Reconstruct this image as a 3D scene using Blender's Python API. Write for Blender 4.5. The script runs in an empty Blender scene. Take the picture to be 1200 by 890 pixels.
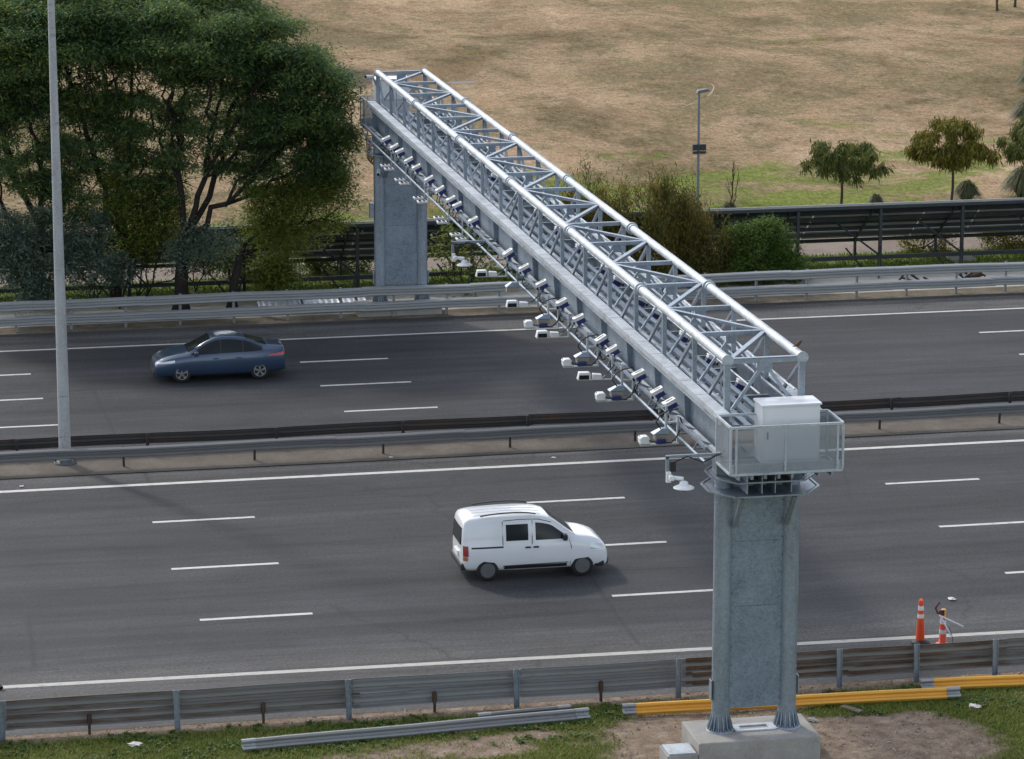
import bpy, bmesh, math, random
import numpy as np
from mathutils import Vector, Matrix

random.seed(7)
rng = np.random.default_rng(11)
SC = bpy.context.scene
COL = SC.collection

# ------------------------------------------------------------------ camera
TH, PS = math.radians(13.0), math.radians(11.38)
cam_d = bpy.data.cameras.new('camera')
cam = bpy.data.objects.new('camera', cam_d)
COL.objects.link(cam)
CAM = Vector((-19.5365, -69.333, 25.2))
fw = Vector((math.sin(PS)*math.cos(TH), math.cos(PS)*math.cos(TH), -math.sin(TH)))
rt = Vector((math.cos(PS), -math.sin(PS), 0))
upv = rt.cross(fw)
cam.matrix_world = Matrix(((rt.x, upv.x, -fw.x, CAM.x), (rt.y, upv.y, -fw.y, CAM.y), (rt.z, upv.z, -fw.z, CAM.z), (0, 0, 0, 1)))
cam_d.sensor_fit = 'HORIZONTAL'
cam_d.sensor_width = 36
cam_d.lens = 3920/1200*36
cam_d.clip_start = 1
cam_d.clip_end = 3000
SC.camera = cam

# ------------------------------------------------------------------ light
SUN_EL = math.radians(38)
SUN_DIR = Vector((-0.43, 0.90, 0)).normalized()          # towards the sun, on the ground
w = bpy.data.worlds.new('World')
SC.world = w
w.use_nodes = True
nt = w.node_tree
sky = nt.nodes.new('ShaderNodeTexSky')
sky.sky_type = 'NISHITA'
sky.sun_disc = False
sky.sun_elevation = SUN_EL
sky.sun_rotation = math.atan2(SUN_DIR.x, SUN_DIR.y)
sky.air_density = 1.0
sky.dust_density = 1.5
sky.ozone_density = 1.0
nt.nodes['Background'].inputs['Strength'].default_value = 0.15
hs = nt.nodes.new('ShaderNodeHueSaturation')                # thin cloud: a paler, less blue sky
hs.inputs['Saturation'].default_value = 0.5
nt.links.new(sky.outputs[0], hs.inputs['Color'])
nt.links.new(hs.outputs[0], nt.nodes['Background'].inputs['Color'])
sun_d = bpy.data.lights.new('sun', 'SUN')
sun_d.energy = 0.95
sun_d.angle = math.radians(4.5)
sun_d.color = (1.0, 0.95, 0.88)
sun = bpy.data.objects.new('sun', sun_d)
COL.objects.link(sun)
to_sun = (SUN_DIR*math.cos(SUN_EL)+Vector((0, 0, math.sin(SUN_EL)))).normalized()
sun.rotation_euler = (-to_sun).to_track_quat('-Z', 'Y').to_euler()
sun.location = (0, 0, 60)
SC.view_settings.view_transform = 'Standard'
SC.view_settings.look = 'None'
SC.view_settings.exposure = 0.85
SC.view_settings.gamma = 1.0
SC.view_settings.use_curve_mapping = False


# ------------------------------------------------------------------ helpers
class MB:
    """collects vertices and faces of one mesh"""
    def __init__(s):
        s.v, s.f, s.sm = [], [], []

    def add(s, vs, fs, smooth=False):
        o = len(s.v)
        s.v += [tuple(p) for p in vs]
        s.f += [tuple(i+o for i in f) for f in fs]
        s.sm += [smooth]*len(fs)
        return s

    def box(s, x0, x1, y0, y1, z0, z1):
        return s.add([(x, y, z) for z in (z0, z1) for y in (y0, y1) for x in (x0, x1)],
                     [(0, 2, 3, 1), (4, 5, 7, 6), (0, 1, 5, 4), (2, 6, 7, 3), (0, 4, 6, 2), (1, 3, 7, 5)])

    def obox(s, c, ax, ay, az, hx, hy, hz):
        c, ax, ay, az = Vector(c), Vector(ax), Vector(ay), Vector(az)
        vs = [c+ax*(sx*hx)+ay*(sy*hy)+az*(sz*hz) for sz in (-1, 1) for sy in (-1, 1) for sx in (-1, 1)]
        return s.add(vs, [(0, 2, 3, 1), (4, 5, 7, 6), (0, 1, 5, 4), (2, 6, 7, 3), (0, 4, 6, 2), (1, 3, 7, 5)])

    def bar(s, a, b, wd, ht, up=(0, 0, 1)):
        a, b = Vector(a), Vector(b)
        d = (b-a).normalized()
        u = Vector(up)
        if abs(d.dot(u)) > 0.98:
            u = Vector((0, 1, 0))
        sd = d.cross(u).normalized()
        u = sd.cross(d)
        return s.obox((a+b)/2, d, sd, u, (b-a).length/2, wd/2, ht/2)

    def tube(s, pts, r, n=10, caps=True, smooth=True):
        pts = [Vector(p) for p in pts]
        rs = r if isinstance(r, (list, tuple)) else [r]*len(pts)
        vs, fs = [], []
        prev = None
        for i, p in enumerate(pts):
            d = (pts[min(i+1, len(pts)-1)]-pts[max(i-1, 0)]).normalized()
            if prev is None:
                u = Vector((0, 0, 1)) if abs(d.z) < 0.9 else Vector((1, 0, 0))
            else:
                u = prev
            sd = d.cross(u).normalized()
            u = sd.cross(d).normalized()
            prev = u
            for k in range(n):
                a = 2*math.pi*k/n
                vs.append(p+(sd*math.cos(a)+u*math.sin(a))*rs[i])
        for i in range(len(pts)-1):
            for k in range(n):
                fs.append((i*n+k, i*n+(k+1) % n, (i+1)*n+(k+1) % n, (i+1)*n+k))
        s.add(vs, fs, smooth)
        if caps:
            m = (len(pts)-1)*n
            s.add(vs[:n], [tuple(range(n))[::-1]])
            s.add(vs[m:], [tuple(range(n))])
        return s

    def lathe(s, c, prof, n=16, axis='Z', smooth=True):
        c = Vector(c)
        vs, fs = [], []
        for r, h in prof:
            for k in range(n):
                a = 2*math.pi*k/n
                q = (r*math.cos(a), r*math.sin(a), h)
                if axis == 'Y':
                    q = (q[0], q[2], q[1])
                vs.append(c+Vector(q))
        for i in range(len(prof)-1):
            for k in range(n):
                fs.append((i*n+k, i*n+(k+1) % n, (i+1)*n+(k+1) % n, (i+1)*n+k))
        s.add(vs, fs, smooth)
        s.add(vs[:n], [tuple(range(n))[::-1]])
        s.add(vs[-n:], [tuple(range(n))])
        return s

    def extrude(s, prof, x0, x1, seg=1, fn=None, smooth=False):
        """closed profile in (y,z) swept along X"""
        n = len(prof)
        vs, fs = [], []
        for i in range(seg+1):
            x = x0+(x1-x0)*i/seg
            oy, oz = fn(x) if fn else (0, 0)
            vs += [(x, y+oy, z+oz) for y, z in prof]
        for i in range(seg):
            for k in range(n):
                fs.append((i*n+k, i*n+(k+1) % n, (i+1)*n+(k+1) % n, (i+1)*n+k))
        fs.append(tuple(range(n))[::-1])
        fs.append(tuple(range(seg*n, seg*n+n)))
        return s.add(vs, fs, smooth)

    def prism(s, poly, y0, y1, axis='Y'):
        """polygon in (x,z) extruded along Y (or in (y,z) along X)"""
        n = len(poly)
        if axis == 'Y':
            vs = [(x, y0, z) for x, z in poly]+[(x, y1, z) for x, z in poly]
        elif axis == 'X':
            vs = [(y0, a, z) for a, z in poly]+[(y1, a, z) for a, z in poly]
        else:
            vs = [(a, b, y0) for a, b in poly]+[(a, b, y1) for a, b in poly]
        fs = [tuple(range(n)), tuple(range(n, 2*n))[::-1]]+[(k, n+k, n+(k+1) % n, (k+1) % n) for k in range(n)]
        return s.add(vs, fs)


def link(o, parent=None):
    COL.objects.link(o)
    if parent is not None:
        o.parent = parent
    return o


def wpos(o):
    p = Vector(o.location)
    while o.parent is not None:
        o = o.parent
        p = p+Vector(o.location)
    return p


def build(name, mb, mats, parent=None, world=False, bevel=0.0, fix=True):
    me = bpy.data.meshes.new(name)
    vs = mb.v
    if world and parent is not None:
        q = wpos(parent)
        vs = [(a-q.x, b-q.y, c-q.z) for a, b, c in vs]
    me.from_pydata(vs, [], mb.f)
    me.polygons.foreach_set('use_smooth', mb.sm)
    if fix:
        bm = bmesh.new()
        bm.from_mesh(me)
        bmesh.ops.recalc_face_normals(bm, faces=bm.faces)
        bm.to_mesh(me)
        bm.free()
    me.materials.append(mats)
    o = bpy.data.objects.new(name, me)
    link(o, parent)
    if bevel > 0:
        m = o.modifiers.new('bevel', 'BEVEL')
        m.width = bevel
        m.segments = 2
        m.limit_method = 'ANGLE'
    return o


def tag(o, label=None, cat=None, group=None, kind=None):
    if label:
        o['label'] = label
    if cat:
        o['category'] = cat
    if group:
        o['group'] = group
    if kind:
        o['kind'] = kind
    return o


def thing(name, label, cat, loc=(0, 0, 0), group=None, rz=0.0):
    o = bpy.data.objects.new(name, None)
    o.empty_display_size = 0.2
    o.location = loc
    o.rotation_euler = (0, 0, rz)
    link(o)
    return tag(o, label, cat, group)


def children(o):
    return [c for c in bpy.data.objects if c.parent == o]


def copy_tree(o, parent=None):
    c = o.copy()
    link(c, parent)
    for ch in children(o):
        if ch != c:
            copy_tree(ch, c)
    return c


ORD = ('first second third fourth fifth sixth seventh eighth ninth tenth eleventh twelfth thirteenth fourteenth '
       'fifteenth sixteenth seventeenth eighteenth nineteenth twentieth').split()


# ------------------------------------------------------------------ materials
def new_mat(name):
    m = bpy.data.materials.new(name)
    m.use_nodes = True
    return m, m.node_tree.nodes, m.node_tree.links, m.node_tree.nodes['Principled BSDF']


def ramp(ns, stops):
    r = ns.new('ShaderNodeValToRGB')
    el = r.color_ramp.elements
    while len(el) < len(stops):
        el.new(0.5)
    for e, (p, c) in zip(el, stops):
        e.position = p
        e.color = (*c, 1) if len(c) == 3 else c
    return r


def noise(ns, ls, co, scale, detail=4, rough=0.6, dist=0.0):
    n = ns.new('ShaderNodeTexNoise')
    n.inputs['Scale'].default_value = scale
    n.inputs['Detail'].default_value = detail
    n.inputs['Roughness'].default_value = rough
    n.inputs['Distortion'].default_value = dist
    ls.new(co, n.inputs['Vector'])
    return n.outputs['Fac']


def coords(ns, ls, scale=(1, 1, 1), loc=(0, 0, 0)):
    g = ns.new('ShaderNodeNewGeometry')
    mp = ns.new('ShaderNodeMapping')
    mp.inputs['Scale'].default_value = scale
    mp.inputs['Location'].default_value = loc
    ls.new(g.outputs['Position'], mp.inputs['Vector'])
    return mp.outputs['Vector']


def objco(ns, ls, scale=(1, 1, 1)):
    g = ns.new('ShaderNodeTexCoord')
    mp = ns.new('ShaderNodeMapping')
    mp.inputs['Scale'].default_value = scale
    ls.new(g.outputs['Object'], mp.inputs['Vector'])
    return mp.outputs['Vector']


def mixc(ns, ls, fac, a, b, mode='MIX'):
    m = ns.new('ShaderNodeMix')
    m.data_type = 'RGBA'
    m.blend_type = mode
    for sock, v in ((m.inputs[0], fac), (m.inputs[6], a), (m.inputs[7], b)):
        if isinstance(v, (int, float)):
            sock.default_value = v
        elif isinstance(v, tuple):
            sock.default_value = (*v, 1)
        else:
            ls.new(v, sock)
    return m.outputs[2]


def math_n(ns, ls, op, a, b=None, c=None):
    m = ns.new('ShaderNodeMath')
    m.operation = op
    for i, v in enumerate((a, b, c)):
        if v is None:
            continue
        if isinstance(v, (int, float)):
            m.inputs[i].default_value = v
        else:
            ls.new(v, m.inputs[i])
    return m.outputs[0]


def bump(ns, ls, bs, h, strength, dist=0.02):
    b = ns.new('ShaderNodeBump')
    b.inputs['Strength'].default_value = strength
    b.inputs['Distance'].default_value = dist
    ls.new(h, b.inputs['Height'])
    ls.new(b.outputs[0], bs.inputs['Normal'])


def plain(name, c, rough=0.5, metal=0.0, var=0.12, scale=3.0, coat=0.0):
    m, ns, ls, bs = new_mat(name)
    co = objco(ns, ls)
    n = noise(ns, ls, co, scale, 5, 0.65)
    lo = tuple(max(0, x*(1-var)) for x in c)
    hi = tuple(min(1, x*(1+var)) for x in c)
    r = ramp(ns, [(0.3, lo), (0.7, hi)])
    ls.new(n, r.inputs[0])
    ls.new(r.outputs[0], bs.inputs['Base Color'])
    bs.inputs['Roughness'].default_value = rough
    bs.inputs['Metallic'].default_value = metal
    bs.inputs['Coat Weight'].default_value = coat
    return m


def y_of(ns, ls):
    g = ns.new('ShaderNodeNewGeometry')
    s = ns.new('ShaderNodeSeparateXYZ')
    ls.new(g.outputs['Position'], s.inputs[0])
    return s.outputs


def galv(name, c=(0.275, 0.32, 0.375), rough=0.46, metal=0.6, spangle=0.6, rust=0.0, streak=(1, 1, 0.25), calm=0.0, groove=None):
    m, ns, ls, bs = new_mat(name)
    co = coords(ns, ls)
    v = ns.new('ShaderNodeTexVoronoi')
    v.inputs['Scale'].default_value = 26
    ls.new(co, v.inputs['Vector'])
    n1 = noise(ns, ls, coords(ns, ls, streak), 1.3, 7, 0.7)
    n2 = noise(ns, ls, co, 14, 4, 0.7)
    lo = tuple(x*(0.5+0.38*calm) for x in c)
    hi = tuple(min(1, x*(1.4-0.28*calm)) for x in c)
    r = ramp(ns, [(0.28, lo), (0.5, c), (0.75, hi)])
    s = math_n(ns, ls, 'ADD', math_n(ns, ls, 'MULTIPLY', n1, 0.70), math_n(ns, ls, 'MULTIPLY', n2, 0.20))
    sep = ns.new('ShaderNodeSeparateColor')
    ls.new(v.outputs['Color'], sep.inputs[0])
    s = math_n(ns, ls, 'ADD', s, math_n(ns, ls, 'MULTIPLY', sep.outputs[0], 0.18*spangle))
    ls.new(s, r.inputs[0])
    colr = r.outputs[0]
    if rust > 0:
        rn = noise(ns, ls, coords(ns, ls, (0.45, 1, 4)), 1.6, 5, 0.7)
        fac = ramp(ns, [(0.62-0.22*rust, (0, 0, 0)), (0.70-0.1*rust, (1, 1, 1))])
        if groove is not None:                               # rust sits in the channels of the rolled profile
            dep = math_n(ns, ls, 'DIVIDE', math_n(ns, ls, 'SUBTRACT', y_of(ns, ls)[1], groove), 0.088)
            rn = math_n(ns, ls, 'ADD', math_n(ns, ls, 'MULTIPLY', rn, 0.72), math_n(ns, ls, 'MULTIPLY', dep, 0.22))
        ls.new(rn, fac.inputs[0])
        rc = ramp(ns, [(0.3, (0.055, 0.03, 0.02)), (0.7, (0.17, 0.085, 0.045))])
        ls.new(n2, rc.inputs[0])
        f = math_n(ns, ls, 'MULTIPLY', fac.outputs[0], min(1, 0.55+0.4*rust))
        colr = mixc(ns, ls, f, colr, rc.outputs[0])
        bs.inputs['Metallic'].default_value = metal*0.5
    else:
        bs.inputs['Metallic'].default_value = metal
    ls.new(colr, bs.inputs['Base Color'])
    rr = ramp(ns, [(0.3, (rough-0.1,)*3), (0.7, (rough+0.15,)*3)])
    ls.new(n2, rr.inputs[0])
    ls.new(rr.outputs[0], bs.inputs['Roughness'])
    return m


def leaf_mat(name, stops, trans=0.25, rough=0.55):
    m, ns, ls, bs = new_mat(name)
    g = ns.new('ShaderNodeNewGeometry')
    n = noise(ns, ls, coords(ns, ls), 0.45, 3, 0.6)
    s = math_n(ns, ls, 'ADD', math_n(ns, ls, 'MULTIPLY', g.outputs['Random Per Island'], 0.55), math_n(ns, ls, 'MULTIPLY', n, 0.5))
    r = ramp(ns, stops)
    ls.new(s, r.inputs[0])
    ls.new(r.outputs[0], bs.inputs['Base Color'])
    bs.inputs['Roughness'].default_value = rough
    bs.inputs['Specular IOR Level'].default_value = 0.18
    t = ns.new('ShaderNodeBsdfTranslucent')
    ls.new(r.outputs[0], t.inputs['Color'])
    mx = ns.new('ShaderNodeMixShader')
    mx.inputs[0].default_value = trans
    ls.new(bs.outputs[0], mx.inputs[1])
    ls.new(t.outputs[0], mx.inputs[2])
    ls.new(mx.outputs[0], ns['Material Output'].inputs['Surface'])
    return m


def road_mat(name, stops, y0, y1):
    """asphalt; wear across the road follows the lanes (stops = list of (y, grey))"""
    m, ns, ls, bs = new_mat(name)
    xyz = y_of(ns, ls)
    wob = noise(ns, ls, coords(ns, ls, (0.06, 0.3, 1)), 1.0, 3, 0.5)
    yy = math_n(ns, ls, 'ADD', xyz[1], math_n(ns, ls, 'MULTIPLY', math_n(ns, ls, 'SUBTRACT', wob, 0.5), 1.1))
    t = math_n(ns, ls, 'DIVIDE', math_n(ns, ls, 'SUBTRACT', yy, y0), y1-y0)
    r = ramp(ns, [((y-y0)/(y1-y0), c) for y, c in stops])
    ls.new(t, r.inputs[0])
    streak = noise(ns, ls, coords(ns, ls, (0.10, 1.6, 1)), 1.0, 7, 0.7, 0.6)
    sr = ramp(ns, [(0.33, (0.62,)*3), (0.52, (1.0,)*3), (0.70, (1.32,)*3)])
    ls.new(streak, sr.inputs[0])
    c1 = mixc(ns, ls, 1.0, r.outputs[0], sr.outputs[0], 'MULTIPLY')
    blot = noise(ns, ls, coords(ns, ls, (0.35, 0.5, 1)), 0.55, 6, 0.75)
    br = ramp(ns, [(0.38, (0.78,)*3), (0.62, (1.15,)*3)])
    ls.new(blot, br.inputs[0])
    c1 = mixc(ns, ls, 1.0, c1, br.outputs[0], 'MULTIPLY')
    fine = noise(ns, ls, coords(ns, ls), 11, 5, 0.9)
    fr = ramp(ns, [(0.32, (0.45,)*3), (0.5, (1.0,)*3), (0.68, (1.75,)*3)])
    ls.new(fine, fr.inputs[0])
    c1 = mixc(ns, ls, 1.0, c1, fr.outputs[0], 'MULTIPLY')
    # scattered pale specks of grit
    sp = ns.new('ShaderNodeTexVoronoi')
    sp.inputs['Scale'].default_value = 2.6
    ls.new(coords(ns, ls), sp.inputs['Vector'])
    sc = ramp(ns, [(0.0, (1, 1, 1)), (0.035, (1, 1, 1)), (0.05, (0, 0, 0))])
    ls.new(sp.outputs['Distance'], sc.inputs[0])
    sepc = ns.new('ShaderNodeSeparateColor')
    ls.new(sp.outputs['Color'], sepc.inputs[0])
    on = math_n(ns, ls, 'GREATER_THAN', sepc.outputs[0], 0.82)
    f = math_n(ns, ls, 'MULTIPLY', math_n(ns, ls, 'MULTIPLY', sc.outputs[0], on), 0.5)
    c1 = mixc(ns, ls, f, c1, (0.33, 0.31, 0.28))
    # fine cracks / seams
    ck = ns.new('ShaderNodeTexVoronoi')
    ck.feature = 'DISTANCE_TO_EDGE'
    ck.inputs['Scale'].default_value = 0.17
    wv = noise(ns, ls, coords(ns, ls), 0.8, 5, 0.7)
    ad = ns.new('ShaderNodeVectorMath')
    ad.operation = 'ADD'
    cmb = ns.new('ShaderNodeCombineXYZ')
    ls.new(math_n(ns, ls, 'MULTIPLY', wv, 3.0), cmb.inputs[1])
    ls.new(coords(ns, ls, (0.55, 1, 1)), ad.inputs[0])
    ls.new(cmb.outputs[0], ad.inputs[1])
    ls.new(ad.outputs[0], ck.inputs['Vector'])
    cr = ramp(ns, [(0.0, (1, 1, 1)), (0.007, (0, 0, 0))])
    ls.new(ck.outputs['Distance'], cr.inputs[0])
    c1 = mixc(ns, ls, math_n(ns, ls, 'MULTIPLY', cr.outputs[0], 0.6), c1, (0.02, 0.02, 0.02))
    ls.new(c1, bs.inputs['Base Color'])
    bs.inputs['Roughness'].default_value = 0.82
    bs.inputs['Specular IOR Level'].default_value = 0.35
    bump(ns, ls, bs, fine, 0.35, 0.01)
    return m


def soil_mat(name, stops, scale=1.6, fine=18, bstr=0.6):
    m, ns, ls, bs = new_mat(name)
    co = coords(ns, ls)
    n1 = noise(ns, ls, co, scale, 7, 0.7)
    n2 = noise(ns, ls, co, fine, 4, 0.8)
    s = math_n(ns, ls, 'ADD', math_n(ns, ls, 'MULTIPLY', n1, 0.6), math_n(ns, ls, 'MULTIPLY', n2, 0.4))
    r = ramp(ns, stops)
    ls.new(s, r.inputs[0])
    ls.new(r.outputs[0], bs.inputs['Base Color'])
    bs.inputs['Roughness'].default_value = 0.95
    bs.inputs['Specular IOR Level'].default_value = 0.1
    bump(ns, ls, bs, n2, bstr, 0.03)
    return m


def field_mat():
    m, ns, ls, bs = new_mat('dry_grass_field')
    xyz = y_of(ns, ls)
    big = noise(ns, ls, coords(ns, ls, (1.25, 0.75, 1), (3, 7, 0)), 0.055, 6, 0.64, 0.6)
    mid = noise(ns, ls, coords(ns, ls, (1.2, 0.7, 1), (11, 2, 0)), 0.24, 7, 0.74, 0.6)
    mid2 = noise(ns, ls, coords(ns, ls, (1.1, 0.7, 1), (5, 9, 0)), 0.85, 6, 0.8, 0.4)
    fine = noise(ns, ls, coords(ns, ls, (1.1, 0.6, 1)), 2.6, 6, 0.82)
    vf = noise(ns, ls, coords(ns, ls, (1.2, 0.5, 1)), 6.0, 4, 0.88)
    s = math_n(ns, ls, 'ADD', math_n(ns, ls, 'ADD', math_n(ns, ls, 'MULTIPLY', mid, 0.36), math_n(ns, ls, 'MULTIPLY', mid2, 0.30)), math_n(ns, ls, 'MULTIPLY', fine, 0.34))
    dry = ramp(ns, [(0.37, (0.145, 0.095, 0.055)), (0.45, (0.31, 0.212, 0.125)), (0.52, (0.415, 0.295, 0.185)), (0.62, (0.66, 0.505, 0.355))])
    ls.new(s, dry.inputs[0])
    # olive, half-dried patches
    of = ramp(ns, [(0.47, (0, 0, 0)), (0.53, (1, 1, 1))])
    ls.new(math_n(ns, ls, 'ADD', math_n(ns, ls, 'MULTIPLY', big, 0.42), math_n(ns, ls, 'ADD', math_n(ns, ls, 'MULTIPLY', mid, 0.36), math_n(ns, ls, 'MULTIPLY', mid2, 0.22))), of.inputs[0])
    olive = ramp(ns, [(0.36, (0.075, 0.064, 0.028)), (0.64, (0.235, 0.19, 0.095))])
    ls.new(fine, olive.inputs[0])
    c = mixc(ns, ls, math_n(ns, ls, 'MULTIPLY', of.outputs[0], 0.80), dry.outputs[0], olive.outputs[0])
    # fresh green along the near edge, mostly to the right
    gy = ramp(ns, [(0.0, (1, 1, 1)), (0.40, (0.8,)*3), (1.0, (0, 0, 0))])
    ls.new(math_n(ns, ls, 'DIVIDE', math_n(ns, ls, 'SUBTRACT', xyz[1], 60.0), 34.0), gy.inputs[0])
    gx = ramp(ns, [(0.0, (0.1,)*3), (0.55, (0.62,)*3), (1, (0.75,)*3)])
    ls.new(math_n(ns, ls, 'DIVIDE', math_n(ns, ls, 'ADD', xyz[0], 5.0), 30.0), gx.inputs[0])
    gn = noise(ns, ls, coords(ns, ls, (0.9, 0.9, 1), (4.6, 1.3, 0)), 0.13, 7, 0.74, 0.8)
    gg = math_n(ns, ls, 'MULTIPLY', math_n(ns, ls, 'MULTIPLY', gy.outputs[0], gx.outputs[0]), 0.315)
    gf = ramp(ns, [(0.615, (0, 0, 0)), (0.68, (1, 1, 1))])
    ls.new(math_n(ns, ls, 'ADD', gn, math_n(ns, ls, 'ADD', gg, math_n(ns, ls, 'MULTIPLY', math_n(ns, ls, 'SUBTRACT', fine, 0.5), 0.25))), gf.inputs[0])
    green = ramp(ns, [(0.34, (0.070, 0.105, 0.018)), (0.66, (0.22, 0.265, 0.052))])
    ls.new(fine, green.inputs[0])
    c = mixc(ns, ls, math_n(ns, ls, 'MULTIPLY', gf.outputs[0], 0.85), c, green.outputs[0])
    bw = noise(ns, ls, coords(ns, ls, (1.2, 0.7, 1), (31, 17, 0)), 0.085, 7, 0.74, 0.7)
    bwr = ramp(ns, [(0.38, (0.66, 0.64, 0.58)), (0.50, (1, 1, 1)), (0.62, (1.16, 1.14, 1.12))])
    ls.new(bw, bwr.inputs[0])
    c = mixc(ns, ls, 1.0, c, bwr.outputs[0], 'MULTIPLY')
    fr = ramp(ns, [(0.30, (0.45,)*3), (0.5, (1, 1, 1)), (0.70, (1.5,)*3)])
    ls.new(vf, fr.inputs[0])
    c = mixc(ns, ls, 1.0, c, fr.outputs[0], 'MULTIPLY')
    # bare dark damp soil round the puddles
    d = ns.new('ShaderNodeVectorMath')
    d.operation = 'SUBTRACT'
    d.inputs[1].default_value = (7.0, 111.5, 0)
    g = ns.new('ShaderNodeNewGeometry')
    ls.new(g.outputs['Position'], d.inputs[0])
    sc = ns.new('ShaderNodeVectorMath')
    sc.operation = 'MULTIPLY'
    sc.inputs[1].default_value = (1/3.4, 1/5.5, 0)
    ls.new(d.outputs[0], sc.inputs[0])
    ln = ns.new('ShaderNodeVectorMath')
    ln.operation = 'LENGTH'
    ls.new(sc.outputs[0], ln.inputs[0])
    df = ramp(ns, [(0.55, (1, 1, 1)), (1.0, (0, 0, 0))])
    ls.new(math_n(ns, ls, 'ADD', ln.outputs['Value'], math_n(ns, ls, 'MULTIPLY', math_n(ns, ls, 'SUBTRACT', mid, 0.5), 1.2)), df.inputs[0])
    c = mixc(ns, ls, math_n(ns, ls, 'MULTIPLY', df.outputs[0], 0.85), c, (0.075, 0.064, 0.054))
    ls.new(c, bs.inputs['Base Color'])
    bs.inputs['Roughness'].default_value = 1.0
    bs.inputs['Specular IOR Level'].default_value = 0.05
    bump(ns, ls, bs, math_n(ns, ls, 'ADD', fine, vf), 0.7, 0.12)
    return m


def verge_mat():
    m, ns, ls, bs = new_mat('verge_soil')
    at = ns.new('ShaderNodeAttribute')
    at.attribute_name = 'turf'
    co = coords(ns, ls)
    n1 = noise(ns, ls, co, 2.4, 7, 0.7)
    n2 = noise(ns, ls, co, 22, 5, 0.85)
    s = math_n(ns, ls, 'ADD', math_n(ns, ls, 'MULTIPLY', n1, 0.55), math_n(ns, ls, 'MULTIPLY', n2, 0.45))
    dirt = ramp(ns, [(0.34, (0.090, 0.062, 0.044)), (0.45, (0.225, 0.165, 0.120)), (0.55, (0.325, 0.248, 0.185)), (0.66, (0.52, 0.43, 0.34))])
    ls.new(s, dirt.inputs[0])
    turf = ramp(ns, [(0.3, (0.055, 0.075, 0.020)), (0.52, (0.105, 0.125, 0.036)), (0.66, (0.24, 0.20, 0.10))])
    ls.new(s, turf.inputs[0])
    f = ramp(ns, [(0.38, (0, 0, 0)), (0.62, (1, 1, 1))])
    ls.new(math_n(ns, ls, 'ADD', at.outputs['Fac'], math_n(ns, ls, 'MULTIPLY', math_n(ns, ls, 'SUBTRACT', n2, 0.5), 1.3)), f.inputs[0])
    ls.new(mixc(ns, ls, f.outputs[0], dirt.outputs[0], turf.outputs[0]), bs.inputs['Base Color'])
    bs.inputs['Roughness'].default_value = 1.0
    bs.inputs['Specular IOR Level'].default_value = 0.05
    bump(ns, ls, bs, n2, 0.8, 0.04)
    return m


def paint_mat(name, c):
    m, ns, ls, bs = new_mat(name)
    n = noise(ns, ls, coords(ns, ls, (0.6, 2, 1)), 5, 6, 0.8)
    r = ramp(ns, [(0.34, tuple(x*0.35 for x in c)), (0.47, c), (0.8, tuple(min(1, x*1.1) for x in c))])
    ls.new(n, r.inputs[0])
    ls.new(r.outputs[0], bs.inputs['Base Color'])
    bs.inputs['Roughness'].default_value = 0.7
    return m


def mesh_screen_mat():
    m, ns, ls, bs = new_mat('perforated_screen')
    bs.inputs['Base Color'].default_value = (0.36, 0.40, 0.44, 1)
    bs.inputs['Metallic'].default_value = 0.5
    bs.inputs['Roughness'].default_value = 0.5
    tr = ns.new('ShaderNodeBsdfTransparent')
    mx = ns.new('ShaderNodeMixShader')
    mx.inputs[0].default_value = 0.34
    ls.new(tr.outputs[0], mx.inputs[1])
    ls.new(bs.outputs[0], mx.inputs[2])
    ls.new(mx.outputs[0], ns['Material Output'].inputs['Surface'])
    return m


def glass_mat(name, c=(0.012, 0.016, 0.018)):
    m, ns, ls, bs = new_mat(name)
    bs.inputs['Base Color'].default_value = (*c, 1)
    bs.inputs['Roughness'].default_value = 0.12
    bs.inputs['Specular IOR Level'].default_value = 0.3
    return m


M = {}
M['steel'] = galv('galvanised_steel')
M['steel_light'] = galv('bright_galvanised_steel', (0.44, 0.475, 0.51), 0.56, 0.35)
M['steel_plate'] = galv('spangled_plate', (0.205, 0.25, 0.30), 0.5, 0.5, 1.1, 0, (1, 1, 0.8))
M['steel_dark'] = galv('weathered_steel', (0.13, 0.14, 0.15), 0.55, 0.4)
M['rail'] = galv('rail_steel', (0.36, 0.37, 0.375), 0.5, 0.5, 0.3, 0, (0.3, 1, 1), 1.0)
M['rail_old'] = galv('old_rail_steel', (0.21, 0.205, 0.195), 0.6, 0.3, 0.3, 0.55, (0.3, 1, 1), 1.0, 4.22)
M['rail_grey'] = galv('dull_rail_steel', (0.25, 0.252, 0.255), 0.6, 0.3, 0.3, 0.08, (0.3, 1, 1), 1.0)
M['rail_rust'] = galv('rusty_rail_steel', (0.21, 0.195, 0.175), 0.6, 0.3, 0.3, 0.85, (0.3, 1, 1), 1.0, 4.22)
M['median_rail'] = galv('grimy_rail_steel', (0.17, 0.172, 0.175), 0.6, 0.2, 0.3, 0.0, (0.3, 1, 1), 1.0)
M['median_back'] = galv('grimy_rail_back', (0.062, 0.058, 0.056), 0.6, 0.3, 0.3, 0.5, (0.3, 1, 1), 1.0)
M['pole'] = galv('lamp_pole_steel', (0.40, 0.41, 0.415), 0.55, 0.3, 0.4, 0.12, (1, 1, 0.2))
M['concrete'] = soil_mat('concrete', [(0.3, (0.22, 0.21, 0.195)), (0.5, (0.33, 0.315, 0.29)), (0.7, (0.42, 0.405, 0.38))], 1.8, 20, 0.15)
M['white'] = plain('white_enamel', (0.74, 0.75, 0.76), 0.4, 0, 0.05)
M['cabinet'] = plain('cabinet_paint', (0.74, 0.75, 0.76), 0.42, 0, 0.05, 1.5)
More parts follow.
